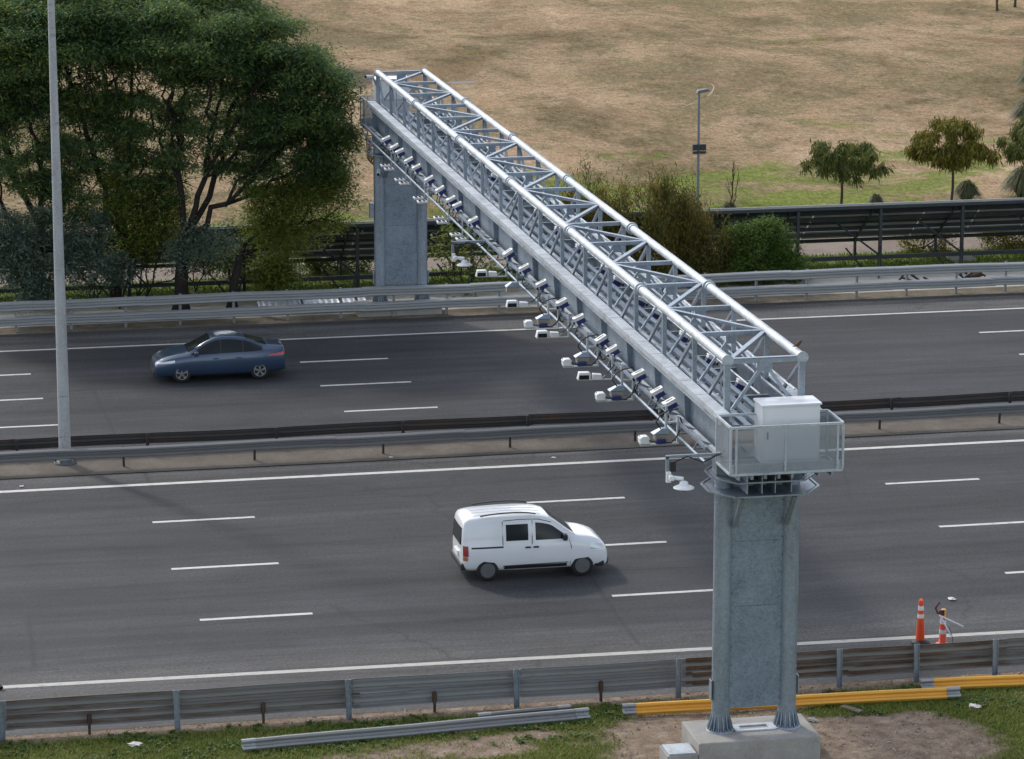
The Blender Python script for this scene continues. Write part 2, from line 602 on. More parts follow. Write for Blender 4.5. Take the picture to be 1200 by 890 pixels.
M['cap'] = plain('white_cap', (0.80, 0.78, 0.75), 0.45, 0, 0.05)
M['blue'] = plain('blue_casing', (0.022, 0.030, 0.15), 0.4, 0, 0.15)
M['beige'] = plain('beige_casing', (0.30, 0.275, 0.225), 0.55, 0, 0.15, 8)
M['black'] = plain('black_rubber', (0.014, 0.014, 0.015), 0.6, 0, 0.2)
M['lens'] = glass_mat('dark_lens')
M['screen'] = mesh_screen_mat()
M['line'] = paint_mat('white_road_paint', (0.56, 0.55, 0.515))
M['line_old'] = paint_mat('worn_road_paint', (0.43, 0.415, 0.375))
M['dark_frame'] = plain('dark_frame_steel', (0.026, 0.032, 0.034), 0.5, 0.3, 0.2)
M['panel_back'] = plain('panel_backsheet', (0.36, 0.35, 0.33), 0.5, 0, 0.2, 0.7)
M['panel_glass'] = glass_mat('panel_glass', (0.015, 0.02, 0.045))
M['bark'] = soil_mat('bark', [(0.3, (0.016, 0.014, 0.012)), (0.7, (0.050, 0.043, 0.037))], 3, 20, 0.5)
M['bark_light'] = soil_mat('young_bark', [(0.3, (0.05, 0.038, 0.03)), (0.7, (0.12, 0.09, 0.07))], 3, 20, 0.5)
M['yellow'] = galv('yellow_painted_rail', (0.78, 0.40, 0.055), 0.5, 0.0, 0.2, 0.06, (0.4, 1, 1), 1.0)
M['orange'] = plain('orange_plastic', (0.78, 0.085, 0.018), 0.45, 0, 0.12)
M['reflect'] = plain('reflective_band', (0.70, 0.71, 0.72), 0.35, 0, 0.06)
M['van_paint'] = plain('white_car_paint', (0.74, 0.755, 0.77), 0.28, 0, 0.02, 1.2, 0.6)
M['car_paint'] = plain('blue_car_paint', (0.034, 0.064, 0.118), 0.30, 0.3, 0.05, 1.2, 0.8)
M['glass'] = glass_mat('car_glass')
M['trim'] = plain('black_trim', (0.018, 0.018, 0.019), 0.55, 0, 0.1)
M['tyre'] = plain('tyre_rubber', (0.016, 0.016, 0.017), 0.8, 0, 0.2, 10)
M['rim'] = plain('alloy_rim', (0.36, 0.37, 0.38), 0.35, 0.8, 0.08)
M['steel_wheel'] = plain('grey_wheel_cover', (0.16, 0.165, 0.17), 0.45, 0.5, 0.1)
M['red'] = plain('red_lamp_lens', (0.65, 0.02, 0.015), 0.25, 0, 0.05)
M['red_dull'] = plain('dull_red_lens', (0.30, 0.035, 0.03), 0.3, 0, 0.08)
M['amber'] = plain('amber_lens', (0.42, 0.16, 0.06), 0.3, 0, 0.08)
M['lamp'] = plain('headlamp_lens', (0.60, 0.63, 0.66), 0.12, 0.2, 0.05)
M['rust'] = soil_mat('rust', [(0.3, (0.040, 0.030, 0.024)), (0.7, (0.12, 0.078, 0.055))], 4, 25, 0.4)
M['wood'] = soil_mat('grey_wood', [(0.3, (0.13, 0.105, 0.085)), (0.7, (0.27, 0.23, 0.19))], 5, 30, 0.3)
M['paper'] = plain('paper', (0.66, 0.62, 0.58), 0.8, 0, 0.15, 20)
M['sheet'] = galv('zinc_sheet', (0.72, 0.75, 0.78), 0.3, 0.45, 0.4)

# ------------------------------------------------------------------ ground, roads


def sheet(name, mat, x0, x1, y0, y1, z, nx=1, ny=1):
    mb = MB()
    vs = [(x0+(x1-x0)*i/nx, y0+(y1-y0)*j/ny, z) for j in range(ny+1) for i in range(nx+1)]
    fs = [(j*(nx+1)+i, j*(nx+1)+i+1, (j+1)*(nx+1)+i+1, (j+1)*(nx+1)+i) for j in range(ny) for i in range(nx)]
    mb.add(vs, fs)
    return tag(build(name, mb, mat, fix=False), kind='structure')


fm = field_mat()
sheet('field', fm, -700, 900, 60.6, 1500, 0.0)
sheet('ground', soil_mat('base_soil', [(0.3, (0.13, 0.105, 0.08)), (0.7, (0.27, 0.22, 0.165))]), -700, 900, -250, 60.6, -0.05)
G = lambda v: (v*0.49, v*0.515, v*0.565)
D = lambda v: (v*0.67, v*0.65, v*0.64)
near_stops = [(4.3, D(0.135)), (6.9, D(0.115)), (8.8, D(0.108)), (10.2, G(0.088)), (11.2, G(0.062)), (12.6, G(0.088)), (14.9, G(0.056)), (17.2, G(0.086)),
              (19.7, G(0.055)), (22.0, G(0.084)), (24.5, G(0.056)), (25.6, G(0.072)), (26.4, D(0.074)), (27.0, D(0.09)), (27.75, D(0.19))]
road_near = sheet('road', road_mat('near_asphalt', near_stops, 4.3, 27.7), -400, 500, 4.35, 27.7, 0.0)
far_stops = [(31.2, G(0.070)), (34.3, G(0.073)), (36.0, G(0.056)), (38.0, G(0.082)), (39.9, G(0.052)), (41.7, G(0.078)), (43.4, G(0.054)), (45.2, G(0.066)),
             (45.7, D(0.125)), (47.0, D(0.15)), (47.6, D(0.080)), (48.2, D(0.10))]
road_far = sheet('road', road_mat('far_asphalt', far_stops, 30.6, 48.3), -400, 500, 30.6, 48.25, 0.0)
sheet('median', soil_mat('median_dust', [(0.3, (0.085, 0.075, 0.064)), (0.5, (0.150, 0.130, 0.108)), (0.72, (0.24, 0.21, 0.175))], 0.7, 12, 0.4), -400, 500, 27.75, 29.6, 0.012)
sheet('median_strip', soil_mat('median_asphalt', [(0.3, (0.075, 0.073, 0.072)), (0.7, (0.14, 0.135, 0.13))], 0.8, 14, 0.4), -400, 500, 29.6, 30.65, 0.008)
sheet('gravel_edge', soil_mat('roadside_gravel', [(0.28, (0.06, 0.055, 0.04)), (0.5, (0.165, 0.14, 0.105)), (0.75, (0.32, 0.28, 0.22))], 1.4, 9, 0.9), -400, 500, 48.15, 49.4, 0.004)
sheet('pavement', soil_mat('pale_concrete', [(0.3, (0.30, 0.275, 0.235)), (0.5, (0.43, 0.40, 0.35)), (0.7, (0.52, 0.49, 0.44))], 0.7, 12, 0.2), -400, 500, 49.3, 52.3, 0.012)
lawn_m = soil_mat('lawn', [(0.3, (0.07, 0.11, 0.018)), (0.5, (0.13, 0.185, 0.034)), (0.72, (0.24, 0.26, 0.075))], 0.9, 9, 0.9)
sheet('lawn', lawn_m, -400, 500, 52.3, 56.9, 0.0)
sheet('path', soil_mat('gravel_path', [(0.3, (0.16, 0.125, 0.10)), (0.5, (0.235, 0.19, 0.155)), (0.72, (0.31, 0.265, 0.225))], 0.5, 7, 0.4), -400, 500, 56.9, 60.6, 0.0)


def vnoise(x, y, seed=0):
    """smooth value noise for arrays"""
    xi, yi = np.floor(x).astype(int), np.floor(y).astype(int)
    xf, yf = x-xi, y-yi
    xf, yf = xf*xf*(3-2*xf), yf*yf*(3-2*yf)

    def h(a, b):
        n = (a*374761393+b*668265263+seed*1442695) & 0x7fffffff
        n = ((n ^ (n >> 13))*1274126177) & 0x7fffffff
        return ((n ^ (n >> 16)) & 0xffff)/65535.0
    return (h(xi, yi)*(1-xf)+h(xi+1, yi)*xf)*(1-yf)+(h(xi, yi+1)*(1-xf)+h(xi+1, yi+1)*xf)*yf


def turf_at(x, y):
    x, y = np.asarray(x, float), np.asarray(y, float)
    n = 0.45*vnoise(x*0.55+40, y*0.9+40, 3)+0.33*vnoise(x*1.6+90, y*2.2+90, 5)+0.22*vnoise(x*5+200, y*6+200, 8)
    t = 0.10+1.10*n

    def blob(cx, cy, rx, ry, s):
        d = np.sqrt(((x-cx)/rx)**2+((y-cy)/ry)**2)
        return s*np.clip(1.35-d, 0, 1)
    t = t-blob(-0.2, 0.4, 3.2, 2.5, 1.0)-blob(3.5, 0.1, 2.1, 2.0, 1.0)-blob(-7.3, 1.2, 3.0, 0.55, 0.45)-blob(-4.2, 2.0, 1.5, 0.4, 0.4)
    t = t+blob(3.3, 2.25, 2.0, 0.45, 0.55)+blob(6.8, 0.9, 1.8, 1.9, 0.4)+blob(-4.6, 0.6, 1.8, 1.0, 0.25)+blob(-9, 2.9, 5, 0.8, 0.2)
    t = t-np.clip((y-3.62)/0.35, 0, 1)*0.6-blob(1.8, 3.3, 2.2, 0.5, 0.5)
    return t


# verge as a fine grid with a turf mask
vx = np.concatenate([[-400, -120, -50], np.arange(-24, 16.01, 0.16), [40, 120, 500]])
vy = np.concatenate([[-250, -80, -25], np.arange(-8, 4.41, 0.16), [4.42]])
gx, gy = np.meshgrid(vx, vy)
bumpz = 0.05*(vnoise(gx*0.9+300, gy*0.9+300, 2)-0.5)+0.03*(vnoise(gx*3+300, gy*3+300, 4)-0.5)
bumpz = np.where(gy > 3.9, -0.004+bumpz*0.1, bumpz-0.01)
nx, ny = len(vx), len(vy)
mb = MB()
mb.add(list(zip(gx.ravel(), gy.ravel(), bumpz.ravel())), [(j*nx+i, j*nx+i+1, (j+1)*nx+i+1, (j+1)*nx+i) for j in range(ny-1) for i in range(nx-1)], True)
verge = build('verge', mb, verge_mat(), fix=False)
tag(verge, kind='structure')
att = verge.data.attributes.new('turf', 'FLOAT', 'POINT')
att.data.foreach_set('value', np.clip(turf_at(gx.ravel(), gy.ravel()), 0, 1).astype(np.float32))


def fast_mesh(name, verts, faces_n, mat, parent=None, world=False):
    """verts (n*k,3) array, faces of k consecutive vertices"""
    k = faces_n
    v = np.asarray(verts, np.float32).reshape(-1, 3)
    if world and parent is not None:
        v = v-np.array(wpos(parent), np.float32)
    nf = len(v)//k
    me = bpy.data.meshes.new(name)
    me.vertices.add(len(v))
    me.vertices.foreach_set('co', v.ravel())
    me.loops.add(nf*k)
    me.loops.foreach_set('vertex_index', np.arange(nf*k, dtype=np.int32))
    me.polygons.add(nf)
    me.polygons.foreach_set('loop_start', np.arange(0, nf*k, k, dtype=np.int32))
    me.polygons.foreach_set('loop_total', np.full(nf, k, dtype=np.int32))
    me.update(calc_edges=True)
    me.materials.append(mat)
    o = bpy.data.objects.new(name, me)
    return link(o, parent)


def blades(name, P, hmin, hmax, wid, mat, spread=0.5, parent=None, world=False):
    n = len(P)
    a = rng.uniform(0, 2*np.pi, n)
    h = rng.uniform(hmin, hmax, n)
    d = np.stack([np.cos(a), np.sin(a), np.zeros(n)], 1)
    s = np.stack([-np.sin(a), np.cos(a), np.zeros(n)], 1)*(wid*rng.uniform(0.6, 1.3, n))[:, None]
    tip = P+d*(h*rng.uniform(0.1, spread*2, n))[:, None]+np.array([0, 0, 1])*h[:, None]
    V = np.stack([P-s, P+s, tip], 1)
    return fast_mesh(name, V, 3, mat, parent, world)


grass_m = leaf_mat('verge_grass', [(0.15, (0.070, 0.115, 0.018)), (0.45, (0.15, 0.205, 0.034)), (0.68, (0.24, 0.265, 0.06)), (0.9, (0.44, 0.37, 0.18))], 0.3, 0.7)
px_ = rng.uniform(-19, 11.5, 330000)
py_ = rng.uniform(-3.0, 4.0, 330000)
tv = turf_at(px_, py_)+rng.normal(0, 0.17, len(px_))
keep = tv > 0.52
keep &= ~((px_ > -2.7) & (px_ < 1.5) & (py_ > -1.4) & (py_ < 1.0))
P = np.stack([px_[keep], py_[keep], np.full(keep.sum(), 0.0)], 1)
tag(blades('grass', P, 0.03, 0.085, 0.011, grass_m, 1.0), 'short green grass growing in patches on the near verge', 'grass', kind='stuff')
nl = 26000
P = np.stack([rng.uniform(-20, 32, nl), rng.uniform(52.4, 56.8, nl), np.zeros(nl)], 1)
tag(blades('grass', P, 0.05, 0.16, 0.03, leaf_mat('lawn_grass', [(0.2, (0.085, 0.135, 0.020)), (0.8, (0.21, 0.265, 0.055))], 0.25), 0.7),
    'green lawn grass below the dark solar panel frame', 'grass', kind='stuff')

# broad-leaved weeds near the barrier, and stones on the bare soil
wx, wy = rng.uniform(-19, 11, 2600), rng.uniform(1.5, 4.05, 2600)
kw = (vnoise(wx*1.3+7, wy*1.9+7, 21) > 0.52) & (turf_at(wx, wy) > 0.30)
C0 = np.stack([wx[kw], wy[kw], np.zeros(kw.sum())], 1)
C0 = np.repeat(C0, 9, axis=0)
nw = len(C0)
aw = rng.uniform(0, 2*np.pi, nw)
dw = np.stack([np.cos(aw), np.sin(aw), np.zeros(nw)], 1)
sw = np.stack([-np.sin(aw), np.cos(aw), np.zeros(nw)], 1)*(rng.uniform(0.012, 0.03, nw))[:, None]
lw = rng.uniform(0.05, 0.13, nw)[:, None]
zw = rng.uniform(0.02, 0.09, nw)[:, None]*np.array([0, 0, 1])
V = np.stack([C0, C0+dw*lw*0.55+sw+zw, C0+dw*lw+zw*0.8, C0+dw*lw*0.55-sw+zw], 1).reshape(-1, 3)
tag(fast_mesh('weeds', V, 4, leaf_mat('weed_leaves', [(0.2, (0.045, 0.085, 0.018)), (0.8, (0.13, 0.19, 0.045))], 0.25)), 'low broad leaved weeds along the foot of the near barrier', 'weeds', kind='stuff')
sx, sy = rng.uniform(-19, 11, 9000), rng.uniform(-2.5, 4.35, 9000)
ks = (turf_at(sx, sy) < 0.42) & ~((sx > -2.3) & (sx < 1.4) & (sy > -0.9) & (sy < 0.9))
sx, sy = sx[ks], sy[ks]
ns0 = len(sx)
rs = rng.uniform(0.008, 0.03, ns0)*rng.choice([1, 1, 1, 1.8], ns0)
oct_ = np.array([(1, 0, 0), (0, 1, 0), (-1, 0, 0), (0, -1, 0), (0, 0, 0.7), (0, 0, -0.3)])
tri = np.array([(0, 1, 4), (1, 2, 4), (2, 3, 4), (3, 0, 4)])
ct = np.stack([sx, sy, np.zeros(ns0)], 1)
th_ = rng.uniform(0, 6.28, ns0)
rot = np.stack([np.cos(th_), -np.sin(th_), np.sin(th_), np.cos(th_)], 1).reshape(-1, 2, 2)
ov = np.repeat(oct_[None], ns0, 0)*rs[:, None, None]*rng.uniform(0.6, 1.3, (ns0, 6, 1))
ov[:, :, :2] = np.einsum('nij,nkj->nki', rot, ov[:, :, :2])
ov = ov+ct[:, None, :]
tag(fast_mesh('stones', ov[:, tri].reshape(-1, 3), 3, leaf_mat('stone', [(0.2, (0.12, 0.095, 0.075)), (0.6, (0.30, 0.25, 0.20)), (0.9, (0.50, 0.45, 0.39))], 0.0, 0.9)), 'small stones scattered on the bare soil of the verge', 'stones', kind='stuff')

# lane markings: two meshes of paint lying on the two roads
zl = 0.004


def strip(mb, a, b, wd):
    (xa, ya), (xb, yb) = a, b
    mb.add([(xa, ya-wd/2, zl), (xb, yb-wd/2, zl), (xb, yb+wd/2, zl), (xa, ya+wd/2, zl)], [(0, 1, 2, 3)])


mb = MB()
for row, xo in ((22.08, -11.5), (17.26, -11.45), (12.48, -11.2)):
    for k in range(-8, 10):
        strip(mb, (xo+10.8*k, row), (xo+10.8*k+2.9, row), 0.17)
strip(mb, (-300, 26.3), (400, 26.3), 0.24)
tag(build('lane_markings', mb, M['line'], fix=False), kind='structure')
mb = MB()
for i in range(200):
    x0 = -200+2*i
    f = lambda x: 7.60-0.0224*(x-0) if -20 < x < 12 else (8.07 if x <= -20 else 7.35)
    strip(mb, (x0, f(x0)), (x0+2, f(x0+2)), 0.24)
tag(build('edge_line', mb, M['line_old'], fix=False), kind='structure')
mb = MB()
for row, xo in ((41.68, -4.6), (38.0, -4.42), (34.25, -4.19)):
    for k in range(-8, 10):
        xs = xo+12.2*k
        strip(mb, (xs, row), (xs+3.05, row), 0.16)
strip(mb, (-300, 45.42), (400, 45.42), 0.17)
tag(build('lane_markings', mb, M['line'], fix=False), kind='structure')

# ------------------------------------------------------------------ guardrails
W = [(0, -.158), (-.088, -.118), (-.088, -.066), (0, -.026), (0, .026), (-.088, .066), (-.088, .118), (0, .158)]


def wprof(side=-1, sc=1.0):
    f = [(y*-side*sc, z*sc) for y, z in W]
    b = [(y+0.012*-side*-1*-1, z) for y, z in f]
    return f+b[::-1]


def guardrail(name, label, y_rail, side, zs, secs, posts, post_y, post_h, post_mat, post_sz=(0.07, 0.12), sc=1.0):
    t = thing(name, label, 'guardrail', (0, y_rail, 0))
    for z in zs:
        for (xa, xb, mt, lb) in secs:
            mb = MB()
            pr = [(y+y_rail, zz+z) for y, zz in wprof(side, sc)]
            ph = random.uniform(0, 6)
            fn = lambda x: (0.018*math.sin(x*0.35+z*3), 0.016*math.sin(x*0.8+ph))
            mb.extrude(pr, xa, xb, max(1, int((xb-xa)/1.0)), fn)
            # splice: overlapping end of the next section, bolts
            pr2 = [(y+y_rail+0.014*side, zz+z) for y, zz in wprof(side, sc)]
            mb.extrude(pr2, xb-0.16, xb+0.16, 1, fn)
            o = build('rail', mb, mt, t, True)
            if lb:
                o['label'] = lb
    for x in posts:
        mb = MB()
        w2, d2 = post_sz
        lean = random.uniform(-0.02, 0.02)
        # channel-section post: web and two flanges
        mb.box(x-w2/2, x+w2/2, post_y-0.006, post_y+0.006, -0.2, post_h)
        mb.box(x-w2/2, x-w2/2+0.010, post_y-d2/2, post_y-0.007, -0.2, post_h)
        mb.box(x+w2/2-0.010, x+w2/2, post_y-d2/2, post_y-0.007, -0.2, post_h)
        mb.v = [(a+lean*c, b, c) for a, b, c in mb.v]
        build('post', mb, post_mat, t, True)
    return t


# near barrier, seen from behind
secs = []
rusty = 'rail section with brown rust streaks'
for i, x in enumerate(np.arange(-28.5, 30, 4.0)):
    if -17.5 < x < -9.0:
        mt, lb = M['rail_old'], 'dull rail section stained brown'
    elif -2.6 < x < 4.9:
        mt, lb = M['rail_rust'], rusty
    elif x > 6.5:
        mt, lb = M['rail_old'], 'dull rail section stained brown'
    else:
        mt, lb = M['rail_grey'], None
    secs.append((x, x+4.0, mt, lb))
nb = guardrail('guardrail', 'nearest double guardrail seen from behind, partly rusty, along the grass verge', 4.22, 1, (0.715, 0.365), secs,
               [-24.6, -20.6, -16.62, -12.63, -8.64, -4.66, -0.75, 3.22, 5.15, 7.13, 9.1, 11.1, 15.1, 19], 4.05, 0.95, M['steel'], (0.13, 0.10), 1.12)
for x in (-18.6, -14.64, -10.63, -6.6, -2.61):
    mb = MB()
    mb.box(x-0.03, x+0.03, 4.08, 4.15, -0.1, 0.50)
    mb.box(x-0.055, x+0.055, 4.12, 4.135, 0.25, 0.48)
    o = build('short_post', mb, M['rust'], nb, True)
    o['label'] = 'short rusty intermediate post'
# far barrier, face towards us
secs = [(x, x+4.0, M['rail'], None) for x in np.arange(-33.4, 50, 4.0)]
guardrail('guardrail', 'farthest double guardrail, clean grey, in front of the trees and far column', 48.42, -1, (0.97, 0.43), secs,
          list(np.arange(-31.4, 45, 1.95)), 48.56, 1.16, M['rail'], (0.09, 0.10), 1.12)
# median barriers
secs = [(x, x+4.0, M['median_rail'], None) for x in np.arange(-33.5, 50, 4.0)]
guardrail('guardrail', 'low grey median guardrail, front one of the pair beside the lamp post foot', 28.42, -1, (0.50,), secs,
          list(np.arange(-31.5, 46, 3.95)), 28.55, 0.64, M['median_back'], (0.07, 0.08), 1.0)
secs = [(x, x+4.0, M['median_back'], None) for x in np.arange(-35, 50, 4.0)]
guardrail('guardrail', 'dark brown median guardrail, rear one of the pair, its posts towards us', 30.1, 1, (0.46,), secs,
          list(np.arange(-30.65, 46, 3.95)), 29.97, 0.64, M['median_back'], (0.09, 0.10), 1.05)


def loose_beam(name, label, a, b, mat, z=0.10, face=1, parts=True):
    a, b = Vector((a[0], a[1], 0)), Vector((b[0], b[1], 0))
    L = (b-a).length
    t = thing(name, label, 'guardrail beam', (a.x, a.y, 0), None, math.atan2(b.y-a.y, b.x-a.x))
    mb = MB()
    # lying on its back, ribs up and slightly tipped towards the camera
    c, s_ = math.cos(math.radians(62)), math.sin(math.radians(62))
    pr = []
    for y, zz in wprof(-1, 1.0):
        pr.append((y*s_+zz*c*1.0, z+zz*s_*0.9-y*c))
    fn = lambda x: (0.01*math.sin(x*0.7), 0.008*math.sin(x*1.3))
    mb.extrude(pr, 0, L, max(2, int(L)), fn)
    build('beam', mb, mat, t)
    mb = MB()
    for (xa, xb) in ((-0.02, 0.30), (L-0.30, L+0.02)):
        mb.extrude([(y-0.012, zz+0.012) for y, zz in pr], xa, xb, 1, fn)
    for q in (0.06, 0.18, L-0.22, L-0.1):
        for dz in (0.045, -0.05):
            mb.lathe((q, -0.085, z+dz), [(0.018, -0.02), (0.018, 0.02)], 8, 'Y')
    build('splice_plate', mb, M['rail'], t)
    return t


loose_beam('loose_guardrail_beam', 'long loose grey guardrail beam lying in the grass', (-11.35, 2.22), (-3.2, 2.9), M['rail_grey'], 0.14)
loose_beam('loose_guardrail_beam', 'short grey rail scrap between loose grey beam and barrier', (-5.75, 3.1), (-3.55, 3.28), M['rail_old'], 0.10)
loose_beam('loose_guardrail_beam', 'yellow painted guardrail beam lying behind the near column', (-2.35, 2.95), (5.75, 2.65), M['yellow'], 0.15)
loose_beam('loose_guardrail_beam', 'yellow painted guardrail beam reaching the right edge', (5.05, 3.35), (13.2, 2.85), M['yellow'], 0.15)

# ------------------------------------------------------------------ toll gantry
YS = [-0.14+2.835*k for k in range(18)]           # truss nodes
Y0, Y1 = YS[0], YS[-1]
XL, XR = -0.80, 0.90
ZT, ZB = 9.12, 8.04
gan = thing('toll_gantry', 'galvanised truss gantry spanning both carriageways on two columns', 'gantry', (0, 0, 0.55))


def gpart(name, mb, mat, parent=None, bevel=0.0):
    return build(name, mb, mat, parent or gan, True, bevel)


def make_column(yc, zb, dz=0.0):
    mb = MB()
    for x in (-0.80, 0.75):
        mb.tube([(x, yc, zb), (x, yc, 6.55+dz)], 0.205, 20)
    # cap beam and splice plates under the truss
    mb.box(-1.02, 1.02, yc-0.20, yc+0.20, 6.55+dz, 6.93+dz)
    for x in (-1.035, 0.985):
        mb.box(x-0.012, x+0.012, yc-0.09, yc+0.09, zb+0.75, zb+1.2)
    col = gpart('column', mb, M['steel'])
    mb = MB()
    mb.box(-0.64, 0.60, yc-0.07, yc+0.07, zb+0.52, 6.56+dz)
    p = gpart('infill_plate', mb, M['steel_plate'], col)
    mb = MB()
    for x in (-0.585, 0.545):
        for z in np.arange(zb+0.7, 6.4, 0.42):
            mb.lathe((x+0.0, yc-0.075, z), [(0.018, -0.012), (0.012, 0.006)], 6, 'Y')
    for z in (zb+2.9, zb+4.4):
        mb.box(-0.55, 0.51, yc-0.074, yc-0.069, z, z+0.012)
    gpart('bolt_row', mb, M['steel_dark'], col)
    for x in (-0.80, 0.75):
        mb = MB()
        mb.lathe((x, yc, zb), [(0.315, 0.0), (0.315, 0.035), (0.215, 0.036), (0.215, 0.05)], 24)
        for k in range(16):
            a = 2*math.pi*k/16
            d = Vector((math.cos(a), math.sin(a), 0))
            q = Vector((x, yc, zb))
            s = Vector((-d.y, d.x, 0))*0.008
            tri = [q+d*0.21+Vector((0, 0, 0.037)), q+d*0.30+Vector((0, 0, 0.037)), q+d*0.30+Vector((0, 0, 0.07)), q+d*0.208+Vector((0, 0, 0.40))]
            mb.add([v-s for v in tri]+[v+s for v in tri], [(0, 1, 2, 3), (7, 6, 5, 4), (0, 4, 5, 1), (1, 5, 6, 2), (2, 6, 7, 3), (3, 7, 4, 0)])
            b = q+d*0.30
            a2 = a+math.pi/16
            b = q+Vector((math.cos(a2), math.sin(a2), 0))*0.275
            mb.lathe((b.x, b.y, zb+0.035), [(0.022, 0), (0.022, 0.05)], 6)
        gpart('base_flange', mb, M['steel'], col)
    mb = MB()
    for y in (yc-0.17, yc+0.17):
        mb.box(-0.50, 0.46, y-0.06, y+0.06, zb+0.002, zb+0.032)
    mb.box(-0.50, -0.34, yc-0.108, yc+0.108, zb+0.002, zb+0.032)
    mb.box(0.30, 0.46, yc-0.108, yc+0.108, zb+0.002, zb+0.032)
    gpart('tie_plate', mb, M['steel_light'], col)
    return col


YF, FALL, SKEW = 48.95, -0.23, 0.16                              # far column; the truss falls a little towards it
cols = [make_column(0.0, 0.55), make_column(YF, 0.40, FALL)]
mb = MB()
mb.box(-1.16, -1.03, YF-0.1, YF+0.14, 3.6, 4.15)
gpart('junction_box', mb, M['steel'], cols[1])

for x in (XL, XR):
    mb = MB()
    mb.tube([(x, Y0-0.04, ZT), (x, Y1+0.04, ZT)], 0.105, 16)
    for k in range(1, 6):
        y = Y0+(Y1-Y0)*k/6
        mb.lathe((x, y, ZT), [(0.128, -0.16), (0.128, 0.16)], 16, 'Y')
        for dy in (-0.02, 0.02):
            mb.lathe((x, y+dy, ZT), [(0.165, -0.014), (0.165, 0.014)], 16, 'Y')
    for y in (Y0-0.045, Y1+0.045):
        mb.lathe((x, y, ZT), [(0.135, -0.012), (0.135, 0.012)], 14, 'Y')
        for a in range(4):
            mb.lathe((x+0.09*math.cos(a*1.57+.78), y, ZT+0.09*math.sin(a*1.57+.78)), [(0.014, -0.03), (0.014, 0.03)], 6, 'Y')
    gpart('top_chord', mb, M['steel_light'])
# bottom beams: wide top plate with a lip, recessed web with stiffeners, lower flange
for sgn, xi in ((-1, XL), (1, XR)):
    def bx(a, b, y0, y1, z0, z1, m):
        x0, x1 = sorted((xi+sgn*a, xi+sgn*b))
        m.box(x0, x1, y0, y1, z0, z1)
    mb = MB()
    ya, yb = -0.62, Y1+0.45
    bx(0.052, 0.345, ya, yb, ZB-0.022, ZB, mb)
    bx(-0.115, -0.062, ya+0.4, yb-0.4, ZB-0.05, ZB-0.03, mb)                # top plate
    bx(0.323, 0.346, ya, yb, ZB-0.11, ZB-0.023, mb)          # lip
    bx(0.235, 0.321, ya, yb, ZB-0.118, ZB-0.10, mb)
    bx(0.232, 0.252, ya, yb, ZB-0.245, ZB-0.12, mb)          # second step
    bx(0.09, 0.285, ya, yb, ZB-0.262, ZB-0.247, mb)
    o1 = gpart('bottom_beam', mb, M['steel_light'])
    mb = MB()
    bx(0.06, 0.085, ya, yb, 6.96, ZB-0.024, mb)              # web
    bx(-0.02, 0.20, ya, yb, 6.935, 6.957, mb)
    bx(0.182, 0.20, ya, yb, 6.958, 7.03, mb)
    for k in range(18):
        y = Y0+2.835*k
        mb.add([(xi+sgn*0.087, y-0.008, 6.96), (xi+sgn*0.18, y-0.008, 6.96), (xi+sgn*0.24, y-0.008, ZB-0.265), (xi+sgn*0.087, y-0.008, ZB-0.265),
                (xi+sgn*0.087, y+0.008, 6.96), (xi+sgn*0.18, y+0.008, 6.96), (xi+sgn*0.24, y+0.008, ZB-0.265), (xi+sgn*0.087, y+0.008, ZB-0.265)],
               [(0, 1, 2, 3), (7, 6, 5, 4), (0, 4, 5, 1), (1, 5, 6, 2), (2, 6, 7, 3), (3, 7, 4, 0)])
    for y in np.arange(Y0+0.7, Y1, 2.835):
        bx(0.086, 0.096, y-0.28, y+0.28, 7.05, 7.7, mb)
    gpart('web_plate', mb, M['steel_plate'], o1)
    for y in np.arange(Y0+1.4, Y1, 1.4175):
        mb = MB()
        x0, x1 = sorted((xi+sgn*0.06, xi+sgn*0.34))
        mb.box(x0, x1, y-0.012, y-0.006, ZB+0.0005, ZB+0.004)
        gpart('plate_joint', mb, M['steel_dark'], o1)

zb_, zt_ = ZB-0.10, ZT-0.09
for x in (XL, XR):
    for i, y in enumerate(YS):
        mb = MB()
        hw = 0.065 if i in (0, len(YS)-1) else 0.05
        mb.box(x-hw, x+hw, y-hw, y+hw, zb_, zt_)
        mb.box(x-hw-0.015, x+hw-0.004, y-hw-0.05, y+hw+0.05, zb_, zb_+0.02)
        gpart('upright', mb, M['steel'])
    for i in range(17):
        a, b = YS[i], YS[i+1]
        m_ = (a+b)/2
        # one steep brace per bay, from the top of the outer upright to mid-bay
        if i <= 8:
            p, q = (x, m_+0.15, zb_+0.04), (x, a+0.08, zt_-0.03)
        else:
            p, q = (x, m_-0.15, zb_+0.04), (x, b-0.08, zt_-0.03)
        mb = MB()
        mb.bar(p, q, 0.08, 0.06, (1, 0, 0))
        mb.box(x-0.012, x+0.012, p[1]-0.10, p[1]+0.10, zb_, zb_+0.15)
        mb.box(x-0.012, x+0.012, q[1]-0.10, q[1]+0.10, zt_-0.15, zt_)
        gpart('diagonal_brace', mb, M['steel'])
